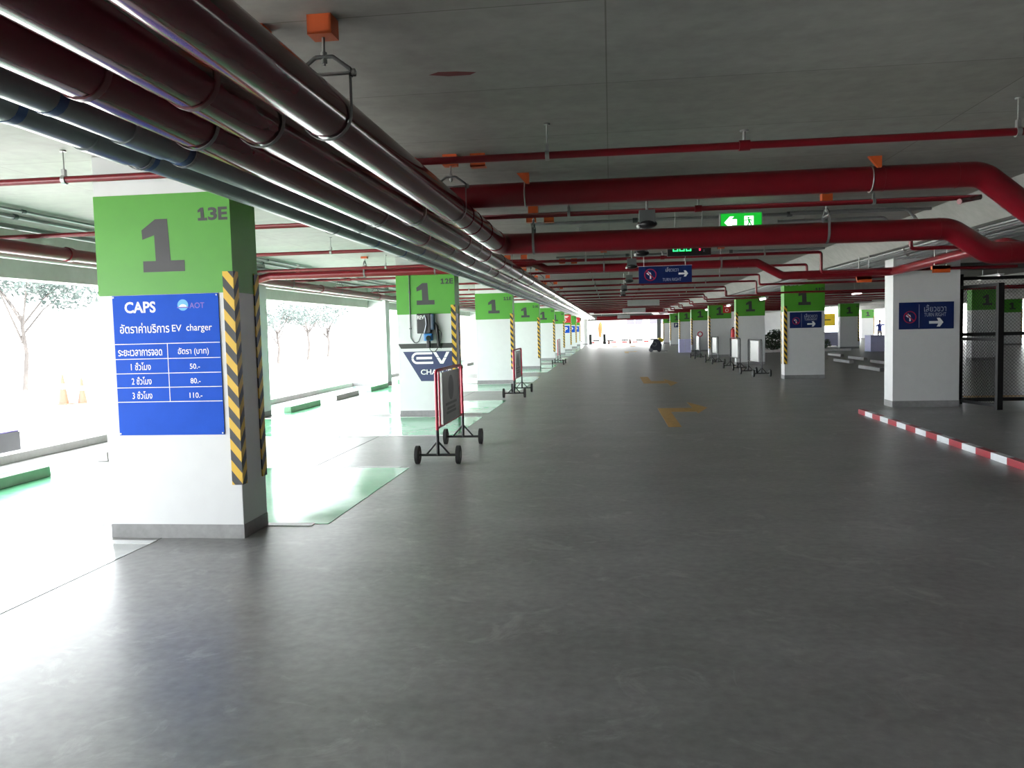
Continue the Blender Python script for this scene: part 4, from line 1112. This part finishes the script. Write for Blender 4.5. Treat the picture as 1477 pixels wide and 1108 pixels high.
for x, y, lab in ((-2.0, 81.2, 'dark bollard beside the round column'), (-.62, 81.2, 'dark bollard at the far exit, right of the round column')):
    t = thing('bollard', lab, 'bollard', (x, y, 0))
    MB().box(x - .15, x + .15, y - .12, y + .12, .03, 1.0).build('post', 'emblem_dark', t, .03)
    MB().box(x - .19, x + .19, y - .16, y + .16, 0, .04).build('base', 'rubber', t, .005)
t = thing('folded_parasol', 'tall folded orange parasol standing outside the far exit', 'parasol', (-1.16, 90.5, -.12))
MB().tube([(-1.16, 90.5, -.05), (-1.16, 90.5, 2.4)], .03, 8).build('pole', 'bark', t)
MB().tube([(-1.16, 90.5, .55), (-1.17, 90.5, 1.0), (-1.14, 90.5, 1.5), (-1.12, 90.5, 1.95), (-1.1, 90.5, 2.3)], [.12, .20, .26, .24, .06], 10).build('folded_canopy', 'parasol_orange_dimmed', t)
MB().cyl((-1.16, 90.5, -.12), (-1.16, 90.5, -.03), .3, 14).build('base', 'bumper_grey', t)

# ------------------------------------------------------------------ outside, left
def tree(x, y, h, spread, n, label, trunk_r=.09, leaf='leaf_pale', lean=0.0, s=.11, base=-.12):
    t = thing('tree', label, 'tree', (x, y, base), 'trees outside on the left')
    tr = MB(); fo = MB()
    k = Vector((x, y, base)); top = Vector((x + lean, y, base + h * .50))
    m = (k + top) / 2 + Vector((.10, .05, 0))
    tr.tube([k, m, top], [trunk_r, trunk_r * .8, trunk_r * .6], 8)
    for i in range(7):
        a = i * 2 * PI / 7 + random.random() * .5
        r = spread * random.uniform(.35, .75)
        e = Vector((x + lean + r * math.cos(a), y + r * math.sin(a), base + h * random.uniform(.62, .88)))
        st = k.lerp(top, random.uniform(.6, 1.0)); mid = st.lerp(e, .5) + Vector((0, 0, .15))
        tr.tube([st, mid, e], [trunk_r * .45, trunk_r * .32, trunk_r * .12], 6)
        foliage(fo, e, spread * .48, spread * .48, h * .13, n // 7, s)
    tr.build('trunk', 'bark', t)
    if n: fo.build('foliage', leaf, t)['kind'] = 'stuff'
tree(-20.2, 26.0, 5.2, 2.9, 4200, 'leafy tree outside at the left frame edge', .09)
tree(-18.5, 30.6, 4.6, 1.3, 500, 'thin sparse tree outside, left of pillar 13E', .05, lean=-.3)
tree(-19.4, 41.5, 3.9, 2.0, 1500, 'sparse tree outside, first right of pillar 13E', .10)
tree(-19.9, 47.0, 4.0, 2.1, 1700, 'sparse tree outside, second right of pillar 13E', .11)
tree(-20.3, 53.0, 4.3, 2.1, 1700, 'sparse tree outside, third right of pillar 13E', .12)
tree(-21.4, 60.0, 4.4, 2.1, 1700, 'sparse tree outside, before the second edge pillar', .12)
cone(-14.45, 20.0, .80, 'faint orange traffic cone outside, left one of two', -.12)
cone(-14.05, 20.2, .70, 'faint orange traffic cone outside, right one of two', -.12)
t = thing('road_barrier', 'dark grey barrier block with violet top lying outside the left kerb', 'barrier', (-8.6, 9.0, -.12))
MB().box(-8.67, -8.40, 7.0, 10.66, .0, .29).build('block', 'bumper_grey', t, .02)
MB().box(-8.66, -8.41, 7.0, 10.64, .29, .31).build('cap', 'bumper_violet', t, .005)
MB().box(-8.64, -8.42, 7.1, 10.58, -.12, .0).build('foot', 'rubber', t)
t = thing('outside_fence', 'thin pale railing far outside on the left', 'fence', (-24, 45, -.12))
for i in range(14):
    y = 24 + i * 3.0
    MB().box(-24.04, -23.96, y - .04, y + .04, -.12, 1.5).build('post', 'print_grey', t)
for z in (.7, 1.45): MB().box(-24.02, -23.98, 24, 63, z - .03, z + .03).build('rail', 'print_grey', t)

# red paint smear on the ceiling slab
solo(MB().prism([(-.96, 4.46), (-.86, 4.50), (-.74, 4.50), (-.70, 4.46), (-.80, 4.43), (-.90, 4.42)], CEIL - .001, CEIL, 'Z'), 'paint_smear', 'stain_red', (-.85, 4.46, CEIL - .001), 'small dark red paint smear on the ceiling slab', 'stain')
for o in bpy.data.objects:
    if '_w' in o: del o['_w']
